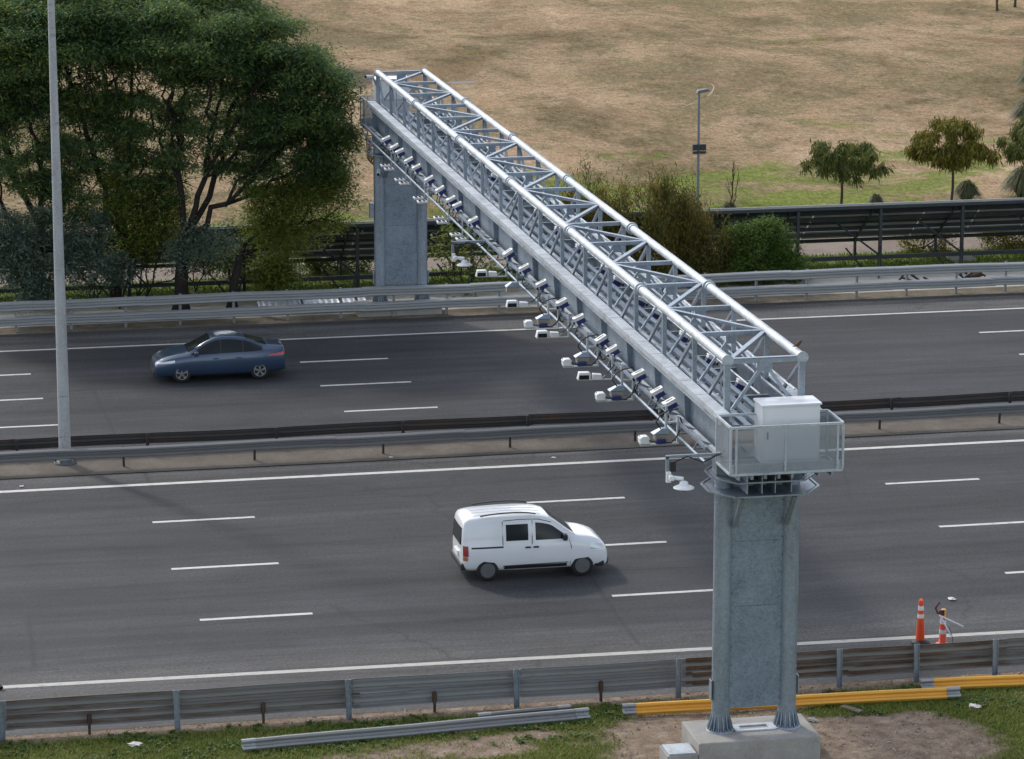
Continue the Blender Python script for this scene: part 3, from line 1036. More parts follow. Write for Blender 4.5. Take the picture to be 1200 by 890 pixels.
for i, y in enumerate(YS):
    mb = MB()
    mb.bar((XL+0.09, y, ZT-0.03), (XR-0.09, y, ZT-0.03), 0.10, 0.10)
    if i in (0, 17):
        mb.bar((XL+0.09, y, ZT+0.035), (XR-0.09, y, ZT+0.035), 0.11, 0.012)
    gpart('cross_strut', mb, M['steel'])
    mb = MB()                                                # portal frame: inverted V
    c = (XL+XR)/2
    pw = 0.075 if i in (0, 17) else 0.055
    if True:
        mb.bar((c-0.08, y, ZT-0.2), (XL+0.14, y, ZB-0.02), pw, 0.05, (0, 1, 0))
        mb.bar((c+0.08, y, ZT-0.2), (XR-0.14, y, ZB-0.02), pw, 0.05, (0, 1, 0))
        gw = 0.17 if i in (0, 17) else 0.11
        mb.box(c-gw, c+gw, y-0.012, y+0.012, ZT-0.22-gw*0.45, ZT-0.085)
        gpart('portal_brace', mb, M['steel'])
for i in range(17):
    a, b = YS[i], YS[i+1]
    xa, xb = (XL+0.1, XR-0.1) if i % 2 == 0 else (XR-0.1, XL+0.1)
    mb = MB()
    mb.bar((xa, a+0.10, ZT-0.02), (xb, b-0.10, ZT-0.02), 0.11, 0.07)
    gpart('lacing_bar', mb, M['steel'])
# floor of the truss: crossbeams, walkway plates and cable trays
for y in np.arange(Y0, Y1+0.1, 1.4175):
    mb = MB()
    mb.box(XL-0.05, XR+0.05, y-0.045, y+0.045, 7.52, 7.62)
    gpart('floor_beam', mb, M['steel'])
mb = MB()
for (x0, x1, zf) in ((XL+0.10, XL+0.30, 7.66), (XL+0.36, XL+0.58, 7.64), (XL+0.64, XL+0.88, 7.66)):
    mb.box(x0, x1, Y0-0.05, Y1+0.05, zf-0.03, zf)
    mb.box(x0, x0+0.02, Y0-0.05, Y1+0.05, zf, zf+0.06)
gpart('walkway_plank', mb, M['steel_plate'])
mb = MB()
for (x0, x1) in ((XL+0.98, XL+1.10),):
    mb.box(x0, x1, Y0, Y1, 7.67, 7.72)
gpart('cable_tray', mb, M['steel_plate'])
for x, z in ((XL+0.72, 8.35), (XR-0.18, 8.42)):
    mb = MB()
    mb.tube([(x, Y0-0.1, z), (x, Y1+0.1, z)], 0.024, 8)
    for y in YS[1::2]:
        mb.tube([(x, y+0.3, 7.62), (x, y+0.3, z)], 0.02, 6)
    gpart('handrail', mb, M['steel_light'])
# sensor rails hung outboard
mb = MB()
mb.box(-1.10, -1.005, -0.45, 48.3, 7.05, 7.13)
gpart('sensor_rail', mb, M['steel_light'])
mb = MB()
mb.box(-1.36, -1.29, -0.45, 48.2, 7.20, 7.26)
gpart('sensor_rail', mb, M['steel_plate'])
mb = MB()
mb.tube([(-1.36, -0.55, 6.93), (-1.36, 48.2, 6.93)], 0.038, 10)
gpart('sensor_rail', mb, M['steel_plate'])
for y in np.arange(0.3, 48.2, 1.4175):
    mb = MB()
    mb.bar((-1.33, y, 7.20), (-1.36, y+0.25, 6.94), 0.03, 0.03)
    mb.bar((-0.99, y, 7.10), (-1.30, y, 7.22), 0.04, 0.05)
    mb.bar((-0.92, y+0.4, 6.95), (-1.35, y+0.4, 6.93), 0.035, 0.035)
    gpart('rail_bracket', mb, M['steel'])


# end platforms
def make_platform(sg, yf, yk):
    """sg -1 near, +1 far; yf outer edge, yk inner edge"""
    x0, x1 = -1.15, 1.36
    z0, z1 = 6.95, 8.03
    ylo, yhi = sorted((yf, yk))
    mb = MB()
    for z in (z0+0.02, z1-0.02):
        for y in (ylo, yhi):
            mb.box(x0, x1, y-0.025, y+0.025, z-0.025, z+0.025)
        for x in (x0, x1):
            mb.box(x-0.025, x+0.025, ylo+0.027, yhi-0.027, z-0.0235, z+0.0235)
    for x in (x0, x0+0.12, 0.07, x1-0.12, x1):
        mb.box(x-0.022, x+0.022, yf-0.022, yf+0.022, z0+0.046, z1-0.046)
    for x in (x0, x1):
        mb.box(x-0.022, x+0.022, yk-0.022, yk+0.022, z0+0.046, z1-0.046)
    # toe board
    mb.box(x0+0.03, x1-0.03, yf+0.03*-sg, yf+0.036*-sg, z0+0.05, z0+0.24) if sg > 0 else mb.box(x0+0.03, x1-0.03, yf+0.03, yf+0.036, z0+0.05, z0+0.24)
    plat = gpart('platform', mb, M['steel_light'])
    mb = MB()
    mb.box(x0+0.03, x1-0.03, ylo+0.04, yhi-0.03, z0-0.03, z0+0.004)
    for x in np.arange(x0+0.2, x1, 0.3):
        mb.box(x-0.03, x+0.03, ylo+0.05, yhi-0.05, z0-0.12, z0-0.032)
    gpart('floor_plate', mb, M['steel'], plat)
    zz0, zz1 = z0+0.046, z1-0.046
    for (a, b) in ((x0+0.14, 0.045), (0.095, x1-0.14)):
        mb = MB()
        mb.box(a, b, yf-0.003, yf+0.003, zz0, zz1)
        gpart('mesh_panel', mb, M['screen'], plat)
    for x in (x0, x1):
        mb = MB()
        mb.box(x-0.003, x+0.003, ylo+0.03, yhi-0.03, zz0, zz1)
        gpart('mesh_panel', mb, M['screen'], plat)
    for (a, b) in ((x0+0.03, -0.75), (0.85, x1-0.03)):
        mb = MB()
        mb.box(a, b, yk-0.003, yk+0.003, zz0, zz1)
        gpart('mesh_panel', mb, M['screen'], plat)
    # support rings and knee braces below
    yc = 0.0 if sg < 0 else 48.0
    for zr, s in ((6.22, 1.0), (6.52, 0.93)):
        pts = [(-1.22*s, yc-0.35), (-0.78*s, yc-0.98*s), (0.84*s, yc-0.98*s), (1.28*s, yc-0.35), (1.28*s, yc+0.35), (0.84*s, yc+0.98*s), (-0.78*s, yc+0.98*s), (-1.22*s, yc+0.35)]
        mb = MB()
        for k in range(8):
            a, b = pts[k], pts[(k+1) % 8]
            mb.bar((*a, zr), (*b, zr), 0.05, 0.035)
        mb.prism([(p_[0]*0.95, yc+(p_[1]-yc)*0.95) for p_ in pts], zr-0.02, zr+0.005, 'Z')
        gpart('support_ring', mb, M['steel'], plat)
    mb = MB()
    for x in (-0.62, 0.62):
        for s in (-1, 1):
            mb.bar((x*0.96, yc+0.19*s, 5.35), (x*0.96, yc+0.85*s, 6.16), 0.10, 0.08)
    for x in (-0.5, -0.17, 0.13, 0.5):
        mb.box(x-0.012, x+0.012, yc-0.9, yc-0.22, 6.26, 6.92)
        mb.box(x-0.012, x+0.012, yc+0.22, yc+0.9, 6.26, 6.92)
    mb.box(-0.95, 0.95, yc-0.93, yc+0.93, 6.78, 6.86)
    gpart('knee_brace', mb, M['steel'], plat)
    return plat


p_near = make_platform(-1, -1.85, -0.66)
p_far = make_platform(1, 50.0, 48.75)
mb = MB()
for k in range(4):
    x = -1.1+0.05*k
    mb.tube([(x, 48.9, 6.6), (x-0.05, 48.5, 5.95-0.05*k), (x+0.05, 48.3, 5.8-0.05*k), (x+0.2, 48.2, 6.2)], 0.018, 6)
gpart('cable_loop', mb, M['black'])


def cabinet(label, x0, x1, y0, y1, z0, z1, mat):
    c = ((x0+x1)/2, (y0+y1)/2, z0)
    t = thing('equipment_cabinet', label, 'cabinet', c)
    mb = MB()
    mb.box(x0, x1, y0, y1, z0+0.06, z1-0.05)
    mb.box(x0+0.06, x1-0.06, y0+0.06, y1-0.06, z0, z0+0.06)
    body = build('cabinet_body', mb, mat, t, True, 0.008)
    mb = MB()
    mb.box(x0-0.03, x1+0.03, y0-0.05, y1+0.03, z1-0.048, z1)
    build('cabinet_roof', mb, M['white'], t, True, 0.012)
    mb = MB()
    mb.box(x0+0.05, x1-0.05, y0-0.016, y0-0.002, z0+0.12, z1-0.11)
    d = build('cabinet_door', mb, mat, t, True, 0.004)
    mb = MB()
    mb.box(x0+0.10, x0+0.13, y0-0.04, y0-0.017, (z0+z1)/2-0.08, (z0+z1)/2+0.08)
    build('handle', mb, M['steel_dark'], d, True)
    return t


def settle(o, y_of_o, rigid=None):
    # lets one part follow the slight fall of the truss towards the far column
    me = o.data
    n = len(me.vertices)
    v = np.empty(n*3, np.float32)
    me.vertices.foreach_get('co', v)
    v = v.reshape(-1, 3)
    if rigid:
        v[:, 0] += SKEW
        v[:, 1] += rigid[0]
        v[:, 2] += rigid[1]
    else:
        v[:, 1] *= YF/48.02
        v[:, 0] += SKEW*np.clip(v[:, 1], 0, None)/YF
        v[:, 2] += FALL*np.clip(v[:, 1], 0, None)/YF
    me.vertices.foreach_set('co', v.ravel())
    me.update()


def walk(o):
    yield o
    for c in o.children:
        yield from walk(c)


for ch in children(gan):
    if ch == cols[0] or ch == p_near:
        continue
    if ch == cols[1]:
        for o_ in walk(ch):
            settle(o_, 0, (0.0, 0.0))
        continue
    for o_ in walk(ch):
        settle(o_, 0, (YF-48.0, FALL) if (ch == p_far or o_.name.startswith('cable_loop')) else None)
cabinet('white equipment cabinet standing on the near end platform', -0.28, 1.02, -1.22, -0.45-0.12, 6.96, 8.34, M['cabinet'])
cabinet('grey equipment cabinet on the far end platform', -0.58, 0.66, 49.95, 50.65, 6.73, 8.52, M['cabinet'])

# concrete footings
t = thing('concrete_footing', 'concrete block under the near gantry column', 'footing', (-0.05, 0, 0))
mb = MB()
mb.box(-1.5, 1.32, -0.82, 0.78, -0.3, 0.55)
build('block', mb, M['concrete'], t, True, 0.03)
t2 = thing('inspection_box', 'small concrete box with a grey lid beside the near footing', 'utility box', (-1.86, -0.42, 0))
mb = MB()
mb.box(-2.22, -1.515, -0.82, -0.05, -0.2, 0.30)
build('box', mb, M['concrete'], t2, True, 0.015)
mb = MB()
mb.box(-2.17, -1.55, -0.78, -0.10, 0.302, 0.335)
build('lid', mb, M['steel_light'], t2, True, 0.006)
t = thing('concrete_footing', 'low concrete block under the far gantry column', 'footing', (0, 49.2, 0))
mb = MB()
mb.box(-1.5, 1.6, 48.635, 49.75, -0.3, 0.40)
build('block', mb, M['concrete'], t, True, 0.02)


# ------------------------------------------------------------------ cameras and lamps hung on the gantry
def tilt_box(mb, c, ang, hx, hy, hz, off=(0, 0)):
    """box pitched about Y; off = offset along its own axes"""
    ca, sa = math.cos(ang), math.sin(ang)
    ax, az = Vector((ca, 0, sa)), Vector((-sa, 0, ca))
    return mb.obox(Vector(c)+ax*off[0]+az*off[1], ax, (0, 1, 0), az, hx, hy, hz)


def make_head():
    t = thing('traffic_camera', '', 'camera', (0, 0, 0), 'traffic cameras along the gantry')
    a = math.radians(27)
    mb = MB()
    tilt_box(mb, (0, 0, 0), a, 0.165, 0.115, 0.022, (0.0, 0.085))
    tilt_box(mb, (0, 0, 0), a, 0.150, 0.105, 0.028, (0.0, 0.034))
    tilt_box(mb, (0, 0, 0), a, 0.10, 0.02, 0.012, (0.02, 0.121))
    build('sun_hood', mb, M['cap'], t, bevel=0.012)
    mb = MB()
    tilt_box(mb, (0, 0, 0), a, 0.125, 0.10, 0.06, (0.02, -0.056))
    build('casing', mb, M['blue'], t, bevel=0.015)
    mb = MB()
    mb.tube([(-0.12, 0, -0.10), (-0.165, 0, -0.125)], 0.045, 12)
    build('lens', mb, M['lens'], t)
    mb = MB()
    mb.tube([(0.10, 0.0, -0.01), (0.26, 0.0, -0.05)], 0.016, 8)
    mb.box(-0.02, 0.06, -0.03, 0.03, -0.22, -0.09)
    mb.box(0.01, 0.06, -0.025, 0.025, -0.66, -0.2)
    mb.bar((0.035, 0, -0.40), (-0.06, 0, -0.40), 0.04, 0.03)
    build('bracket', mb, M['steel_light'], t)
    mb = MB()
    mb.tube([(0.05, -0.05, -0.08), (-0.06, -0.09, -0.22), (-0.10, -0.09, -0.38), (-0.02, -0.06, -0.52), (0.06, -0.03, -0.50)], 0.016, 6)
    build('cable', mb, M['black'], t)
    return t


head0 = make_head()
heads = [43.11, 41.32, 40.27, 38.4, 36.91, 34.52, 32.52, 30.65, 29.58, 26.93, 21.64, 19.37, 17.08, 14.53, 12.47, 9.88, 8.66, 5.92, 4.07, 2.92]
for i, y in enumerate(sorted(heads)):
    o = head0 if i == 0 else copy_tree(head0)
    o.location = (-1.30, y, 7.44)
    o.scale = (0.93, 0.93, 0.93)
    o.rotation_euler = (0, random.uniform(-.07, .07), random.uniform(-.12, .12))
    o['label'] = 'blue camera with white hood on outer rail, %s from the near platform' % ORD[i]
inner = sorted([11.5, 8.75, 13.2, 15.9, 17.43, 3.4, 6.1, 20.6, 23.4, 26.3, 29.2, 33.0])
for i, y in enumerate(inner):
    o = copy_tree(head0)
    o.location = (0.52, y, 7.70)
    o.rotation_euler = (0, 0, math.pi)
    o['label'] = 'blue camera inside the truss behind the walkway, %s from the near platform' % ORD[i]
    o['group'] = 'cameras inside the truss'


def lamp_a():
    t = thing('illuminator', '', 'lamp bracket', (0, 0, 0), 'large lamp brackets under the gantry')
    # origin: lower end of the hanger on the sensor rail; z of the arm = 0
    mb = MB()
    mb.bar((0, 0, 0), (0, 0, 0.62), 0.05, 0.06)
    mb.bar((0.02, 0, 0), (-0.90, 0, 0), 0.05, 0.02)
    mb.bar((-0.9, -0.10, 0), (0.0, -0.10, 0), 0.03, 0.02)
    mb.bar((-0.26, 0.06, 0.30), (-0.26, 0.06, 0.86), 0.05, 0.05)
    mb.bar((-0.26, 0.06, 0.46), (0.06, 0.06, 0.46), 0.04, 0.04)
    mb.bar((-0.9, 0, 0), (-0.9, 0, 0.22), 0.02, 0.03)
    build('hanger', mb, M['steel_light'], t)
    mb = MB()
    mb.prism([(-0.91, 0.03), (-0.69, 0.02), (-0.69, 0.17), (-0.73, 0.205), (-0.87, 0.205), (-0.92, 0.17)], -0.12, 0.10)
    build('lamp_housing', mb, M['white'], t, bevel=0.015)
    mb = MB()
    mb.box(-0.55, -0.25, -0.07, 0.12, 0.09, 0.22)
    build('detector_box', mb, M['beige'], t, bevel=0.01)
    mb = MB()
    mb.add([(-0.60, -0.09, 0.235), (-0.22, -0.09, 0.235), (-0.22, 0.15, 0.235), (-0.60, 0.15, 0.235), (-0.38, -0.04, 0.35), (-0.24, -0.04, 0.35), (-0.24, 0.10, 0.35), (-0.38, 0.10, 0.35)],
           [(0, 1, 5, 4), (1, 2, 6, 5), (2, 3, 7, 6), (3, 0, 4, 7), (4, 5, 6, 7), (3, 2, 1, 0)])
    build('hood', mb, M['steel'], t)
    mb = MB()
    mb.box(-0.56, -0.33, -0.20, -0.085, 0.03, 0.13)
    build('connector_box', mb, M['blue'], t, bevel=0.01)
    mb = MB()
    mb.tube([(-0.34, -0.14, 0.05), (-0.2, -0.13, 0.03), (-0.05, -0.1, 0.16), (0.04, -0.06, 0.34), (0.10, -0.02, 0.44), (0.05, 0, 0.58)], 0.018, 6)
    mb.tube([(-0.55, -0.12, 0.06), (-0.66, -0.16, 0.10), (-0.72, -0.15, 0.12)], 0.014, 6)
    mb.tube([(-0.40, 0.02, 0.34), (-0.52, -0.02, 0.50), (-0.42, -0.02, 0.66), (-0.25, 0.0, 0.74), (0.0, 0, 0.78)], 0.016, 6)
    build('cable', mb, M['black'], t)
    return t


def lamp_b():
    t = thing('illuminator', '', 'lamp bracket', (0, 0, 0), 'small lamp brackets under the gantry')
    mb = MB()
    mb.bar((0, 0, 0), (0, 0, 0.62), 0.05, 0.06)
    mb.bar((0.02, 0, 0), (-0.86, 0, 0), 0.045, 0.02)
    mb.bar((0, 0, 0.28), (-0.28, 0, 0.02), 0.02, 0.02)
    build('hanger', mb, M['steel_light'], t)
    mb = MB()
    mb.prism([(-0.88, 0.02), (-0.56, 0.02), (-0.55, 0.17), (-0.60, 0.20), (-0.84, 0.20)], -0.10, 0.10)
    lh = build('lamp_housing', mb, M['white'], t, bevel=0.01)
    mb = MB()
    mb.box(-0.84, -0.60, -0.112, -0.102, 0.035, 0.14)
    build('window', mb, M['lens'], lh)
    mb = MB()
    mb.prism([(-0.50, 0.015), (-0.26, 0.015), (-0.28, 0.14), (-0.50, 0.16)], -0.10, 0.08)
    build('sensor_box', mb, M['white'], t, bevel=0.012)
    mb = MB()
    mb.tube([(-0.27, 0, 0.08), (-0.10, -0.03, 0.2), (0.02, -0.04, 0.34), (0.06, 0, 0.5)], 0.014, 6)
    build('cable', mb, M['black'], t)
    return t


def lamp_c():
    t = thing('illuminator', '', 'lamp bracket', (0, 0, 0), 'paired flat lamps at the far end of the gantry')
    mb = MB()
    mb.bar((0, 0, 0), (0, 0, 0.5), 0.03, 0.04)
    mb.bar((0, -0.75, 0.0), (0, -0.75, 0.5), 0.03, 0.04)
    mb.bar((-0.35, 0.02, 0), (0.05, 0.02, 0), 0.03, 0.02)
    mb.bar((-0.35, -0.73, 0), (0.05, -0.73, 0), 0.03, 0.02)
    mb.bar((-0.02, 0.02, 0), (-0.02, -0.75, 0), 0.03, 0.02)
    build('hanger', mb, M['steel_light'], t)
    for y in (0.05, -0.70):
        mb = MB()
        mb.box(-0.36, -0.06, y-0.17, y+0.17, 0.03, 0.09)
        p = build('lamp_head', mb, M['white'], t, bevel=0.01)
        mb = MB()
        mb.box(-0.32, -0.23, y-0.13, y+0.13, 0.0905, 0.094)
        mb.box(-0.19, -0.10, y-0.13, y+0.13, 0.0905, 0.094)
        build('lamp_cover', mb, M['lens'], p)
    return t


for fn, ys, txt in ((lamp_a, (1.88, 6.2, 9.97, 14.65), 'lamp bracket with white, beige and blue boxes, %s of its kind from near platform'),
                    (lamp_b, (8.36, 13.34, 17.27, 21.62), 'lamp bracket with dark window and small white box, %s of its kind from near platform'),
                    (lamp_c, (28.4, 31.32, 35.04, 38.68, 41.67), 'pair of flat white lamps hanging from rail, %s pair from near platform')):
    t0 = fn()
    for i, y in enumerate(ys):
        o = t0 if i == 0 else copy_tree(t0)
        o.rotation_euler = (0, 0, random.uniform(-.07, .07))
        o.location = (-1.38, y, 6.80 if fn is not lamp_c else 6.72)
        o['label'] = txt % ORD[i]
o = None
# detector box seen alone between the small lamps
t = thing('detector', 'beige detector box with grey hood hanging mid gantry above far carriageway', 'sensor', (-1.7, 19.2, 6.85))
mb = MB()
mb.box(-0.17, 0.17, -0.1, 0.1, 0, 0.15)
build('detector_box', mb, M['beige'], t, bevel=0.01)
mb = MB()
mb.add([(-0.19, -0.12, 0.155), (0.19, -0.12, 0.155), (0.19, 0.12, 0.155), (-0.19, 0.12, 0.155), (-0.03, -0.07, 0.27), (0.17, -0.07, 0.27), (0.17, 0.07, 0.27), (-0.03, 0.07, 0.27)],
       [(0, 1, 5, 4), (1, 2, 6, 5), (2, 3, 7, 6), (3, 0, 4, 7), (4, 5, 6, 7), (3, 2, 1, 0)])
mb.bar((0.14, 0, 0.27), (0.14, 0, 0.6), 0.03, 0.04)
mb.bar((0.14, 0, 0.42), (0.36, 0, 0.42), 0.03, 0.03)
build('hood', mb, M['steel'], t)


def dome_camera(label, y, x_in):
    t = thing('dome_camera', label, 'camera', (-2.1, y, 6.6), 'dome cameras on angled arms')
    mb = MB()
    L = x_in+2.1
    mb.bar((L, 0.35, 0.62), (-0.27, 0.35, 0.62), 0.06, 0.07)
    mb.bar((-0.24, 0.35, 0.62), (-0.24, 0.35, 0.10), 0.06, 0.06)
    build('arm', mb, M['steel'], t)
    mb = MB()
    mb.box(-0.27, -0.17, 0.25, 0.36, 0.06, 0.30)
    mb.tube([(-0.2, 0.2, 0.20), (0.05, 0.05, 0.19)], 0.045, 12)
    mb.box(-0.24, -0.14, 0.1, 0.34, 0.14, 0.24)
    build('mount', mb, M['white'], t, bevel=0.01)
    mb = MB()
    mb.lathe((0.05, 0, 0), [(0.23, 0.0), (0.23, 0.012), (0.15, 0.05), (0.10, 0.065), (0.09, 0.13), (0.05, 0.15)], 20)
    build('sun_shield', mb, M['white'], t)
    mb = MB()
    mb.lathe((0.05, 0, 0), [(0.02, -0.075), (0.06, -0.06), (0.085, -0.02), (0.09, -0.002)], 16)
    build('dome', mb, M['lens'], t)
    mb = MB()
    mb.box(-0.18, -0.06, 0.27, 0.34, 0.30, 0.52)
    mb.tube([(-0.12, 0.3, 0.5), (0.2, 0.3, 0.62), (0.55, 0.28, 0.48), (L, 0.3, 0.7)], 0.015, 6)
    build('cable', mb, M['black'], t)
    return t


dome_camera('white dome camera hanging on an arm beside the near platform', -1.3, -1.05)
dome_camera('white dome camera hanging on an arm near the far carriageway barrier', 24.5, -1.05)


def bullet(label, p, q):
    t = thing('bullet_camera', label, 'camera', p)
    mb = MB()
    mb.tube([(0, 0, 0), q], 0.065, 10)
    build('housing', mb, M['white'], t)
    mb = MB()
    e = Vector(q)
    mb.tube([e, e*1.12], 0.05, 10)
    build('lens', mb, M['lens'], t)
    mb = MB()
    mb.bar((0, 0, -0.05), (0.12, 0.06, -0.35), 0.04, 0.04)
    build('bracket', mb, M['steel'], t)
    return t


bullet('small white camera pointing left at the far end of the truss', (-0.79, 49.1, 8.73), (-0.28, -0.10, 0.02))
bullet('small white camera on the right side of the far column', (1.19, 48.80, 4.55), (0.10, -0.24, -0.04))
bullet('small camera with black lens on the left side of the far column', (-0.70, 48.66, 5.4), (-0.05, -0.22, -0.12))

for o_ in [q for q in bpy.data.objects if q.parent is None and q.get('category') in ('camera', 'lamp bracket', 'sensor')]:
    if o_.name.startswith('bullet_camera'):
        continue
    y_ = o_.location.y*YF/48.02
    o_.location.y = y_
    o_.location.x += SKEW*max(y_, 0)/YF
    o_.location.z += FALL*max(y_, 0)/YF
# bird perched on the end of the right top chord
bm_ = MB()
bp = [(-0.11, 0, 0.04), (-0.06, 0, 0.05), (-0.02, 0, 0.065), (0.02, 0, 0.09), (0.05, 0, 0.125), (0.07, 0, 0.15), (0.095, 0, 0.155), (0.12, 0, 0.15)]
bm_.tube(bp, [0.008, 0.018, 0.036, 0.045, 0.036, 0.028, 0.020, 0.004], 10)
for s in (-0.015, 0.015):
    bm_.tube([(0.01, s, 0.06), (0.015, s, 0.0)], 0.004, 5)
bird = build('bird', bm_, plain('rufous_feathers', (0.11, 0.045, 0.025), 0.8, 0, 0.3, 30))
bird.location = (XR+0.02, 0.3, ZT+0.104)
tag(bird, 'small brown bird perched on the near end of the right top chord', 'bird')

# ------------------------------------------------------------------ lamp posts
t = thing('street_lamp', 'tall tapered grey lamp post standing in the median', 'lamp post', (-13.45, 29.3, 0))
mb = MB()
mb.tube([(-13.45, 29.3, 0.02), (-13.45, 29.3, 4.5), (-13.45, 29.3, 8.6), (-13.45, 29.3, 16.3)], [0.185, 0.165, 0.135, 0.085], 16)
mb.lathe((-13.45, 29.3, 8.6), [(0.145, -0.03), (0.145, 0.03)], 16)
pole = build('pole', mb, M['pole'], t, True)
mb = MB()
mb.lathe((-13.45, 29.3, 0.02), [(0.34, 0), (0.34, 0.04), (0.2, 0.042), (0.2, 0.12)], 12)
for k in range(6):
    a = k*math.pi/3
    mb.lathe((-13.45+0.29*math.cos(a), 29.3+0.29*math.sin(a), 0.06), [(0.03, 0), (0.03, 0.08)], 6)
build('base_plate', mb, M['steel_dark'], t, True)
for s in (-1, 1):
    mb = MB()
    mb.tube([(-13.45, 29.3, 15.9), (-13.45, 29.3+1.2*s, 16.5)], 0.04, 8)
    mb.box(-13.62, -13.28, 29.3+1.15*s-0.4, 29.3+1.15*s+0.4, 16.46, 16.58)
    build('lamp_head', mb, M['steel_dark'], t, True)

t = thing('street_lamp', 'slim grey park lamp post with a dark box halfway up', 'lamp post', (15.25, 64.2, 0))
mb = MB()
mb.tube([(15.25, 64.2, 0), (15.25, 64.2, 3), (15.25, 64.2, 5.58)], [0.065, 0.058, 0.048], 12)
build('pole', mb, plain('blue_grey_paint', (0.15, 0.18, 0.22), 0.5, 0.2, 0.1), t, True)
mb = MB()
mb.prism([(15.14, 5.58), (15.66, 5.65), (15.68, 5.71), (15.57, 5.76), (15.18, 5.70)], 64.05, 64.35)
build('lamp_head', mb, M['steel_dark'], t, True, 0.02)
mb = MB()
for s in (-1, 1):
    mb.box(15.25+s*0.16-0.12, 15.25+s*0.16+0.12, 64.0, 64.13, 3.20, 3.46)
    mb.box(15.25+s*0.16-0.12, 15.25+s*0.16+0.12, 64.0, 64.13, 3.06, 3.17)
build('box', mb, M['dark_frame'], t, True)

# ------------------------------------------------------------------ solar array (seen from below and behind)
t = thing('solar_panel_array', 'long dark row of tilted solar panels on a steel frame', 'solar panels', (6, 53.3, 0))
YH, ZH, YLO, ZLO = 53.3, 2.62, 55.8, 0.86
dv = Vector((0, YLO-YH, ZLO-ZH))
nrm = Vector((0, -dv.z, dv.y)).normalized()
xa, xb = -21.0, 33.0
for r in range(4):
    for c in range(24):
        x0 = xa+2.25*c
        s0, s1 = r/4+0.019, (r+1)/4-0.019
        p = [Vector((x0+0.012, YH, ZH))+dv*s0, Vector((x0+2.225, YH, ZH))+dv*s0, Vector((x0+2.225, YH, ZH))+dv*s1, Vector((x0+0.012, YH, ZH))+dv*s1]
        mb = MB()
        mb.add(p+[q+nrm*0.04 for q in p], [(0, 1, 2, 3), (7, 6, 5, 4), (0, 4, 5, 1), (1, 5, 6, 2), (2, 6, 7, 3), (3, 7, 4, 0)])
        build('panel', mb, M['panel_back'], t, True)
mb = MB()
for sfrac, wd, ht in ((0.01, 0.10, 0.13), (0.13, 0.07, 0.16), (0.32, 0.06, 0.14), (0.44, 0.05, 0.10), (0.62, 0.06, 0.14), (0.80, 0.06, 0.14), (0.985, 0.09, 0.12)):
    q = Vector((0, YH, ZH))+dv*sfrac-nrm*0.10
    mb.bar((xa, q.y, q.z), (xb, q.y, q.z), wd, ht, nrm)
build('purlin', mb, M['dark_frame'], t, True)
mb = MB()
mb.bar((xa, YH, ZH+0.045), (xb, YH, ZH+0.045), 0.05, 0.05)
build('edge_trim', mb, M['rail'], t, True)
mb = MB()
mb.bar((xa, YH, 0.56), (xb, YH, 0.56), 0.14, 0.15)
build('low_beam', mb, M['dark_frame'], t, True)
for x in (-18.6, -14.4, -9.4, -5.1, -0.8, 3.6, 7.9, 12.2, 16.42, 19.75, 23.08, 27.2, 31.4):
    mb = MB()
    mb.box(x-0.06, x+0.06, YH-0.065, YH+0.065, -0.1, ZH-0.14)
    build('post', mb, M['dark_frame'], t, True)
    mb = MB()
    mb.box(x-0.3-0.05, x-0.3+0.05, YLO-0.25, YLO-0.15, -0.1, ZLO+0.05)
    build('post', mb, M['dark_frame'], t, True)
    mb = MB()
    mb.bar((x-0.3, YLO-0.2, ZLO+0.0), (x-0.3, YH+0.05, ZH-0.2), 0.07, 0.09)
    mb.bar((x, YH-0.02, 0.62), (x-1.6, YH+0.9, 1.85), 0.06, 0.06)
    mb.bar((x, YH, 1.0), (x-0.5, YH-1.5, 0.02), 0.06, 0.06)
    mb.bar((x-1.3, YH+0.3, 0.9), (x-0.6, YH-0.2, 0.0), 0.05, 0.05)
    build('brace', mb, M['dark_frame'], t, True)

# ------------------------------------------------------------------ vegetation


def limb(mb, p, q, r0, r1, jit=0.08):
    p, q = Vector(p), Vector(q)
    L = (q-p).length
    j = lambda: Vector((random.gauss(0, 1), random.gauss(0, 1), random.gauss(0, 1)))*L*jit
    a = p+(q-p)*0.35+j()+Vector((0, 0, L*0.05))
    b = p+(q-p)*0.7+j()*0.8+Vector((0, 0, L*0.04))
    n = 8 if r0 > 0.08 else (6 if r0 > 0.03 else 4)
    mb.tube([p, a, b, q], [r0, r0*0.68+r1*0.32, r0*0.35+r1*0.65, r1], n, False)


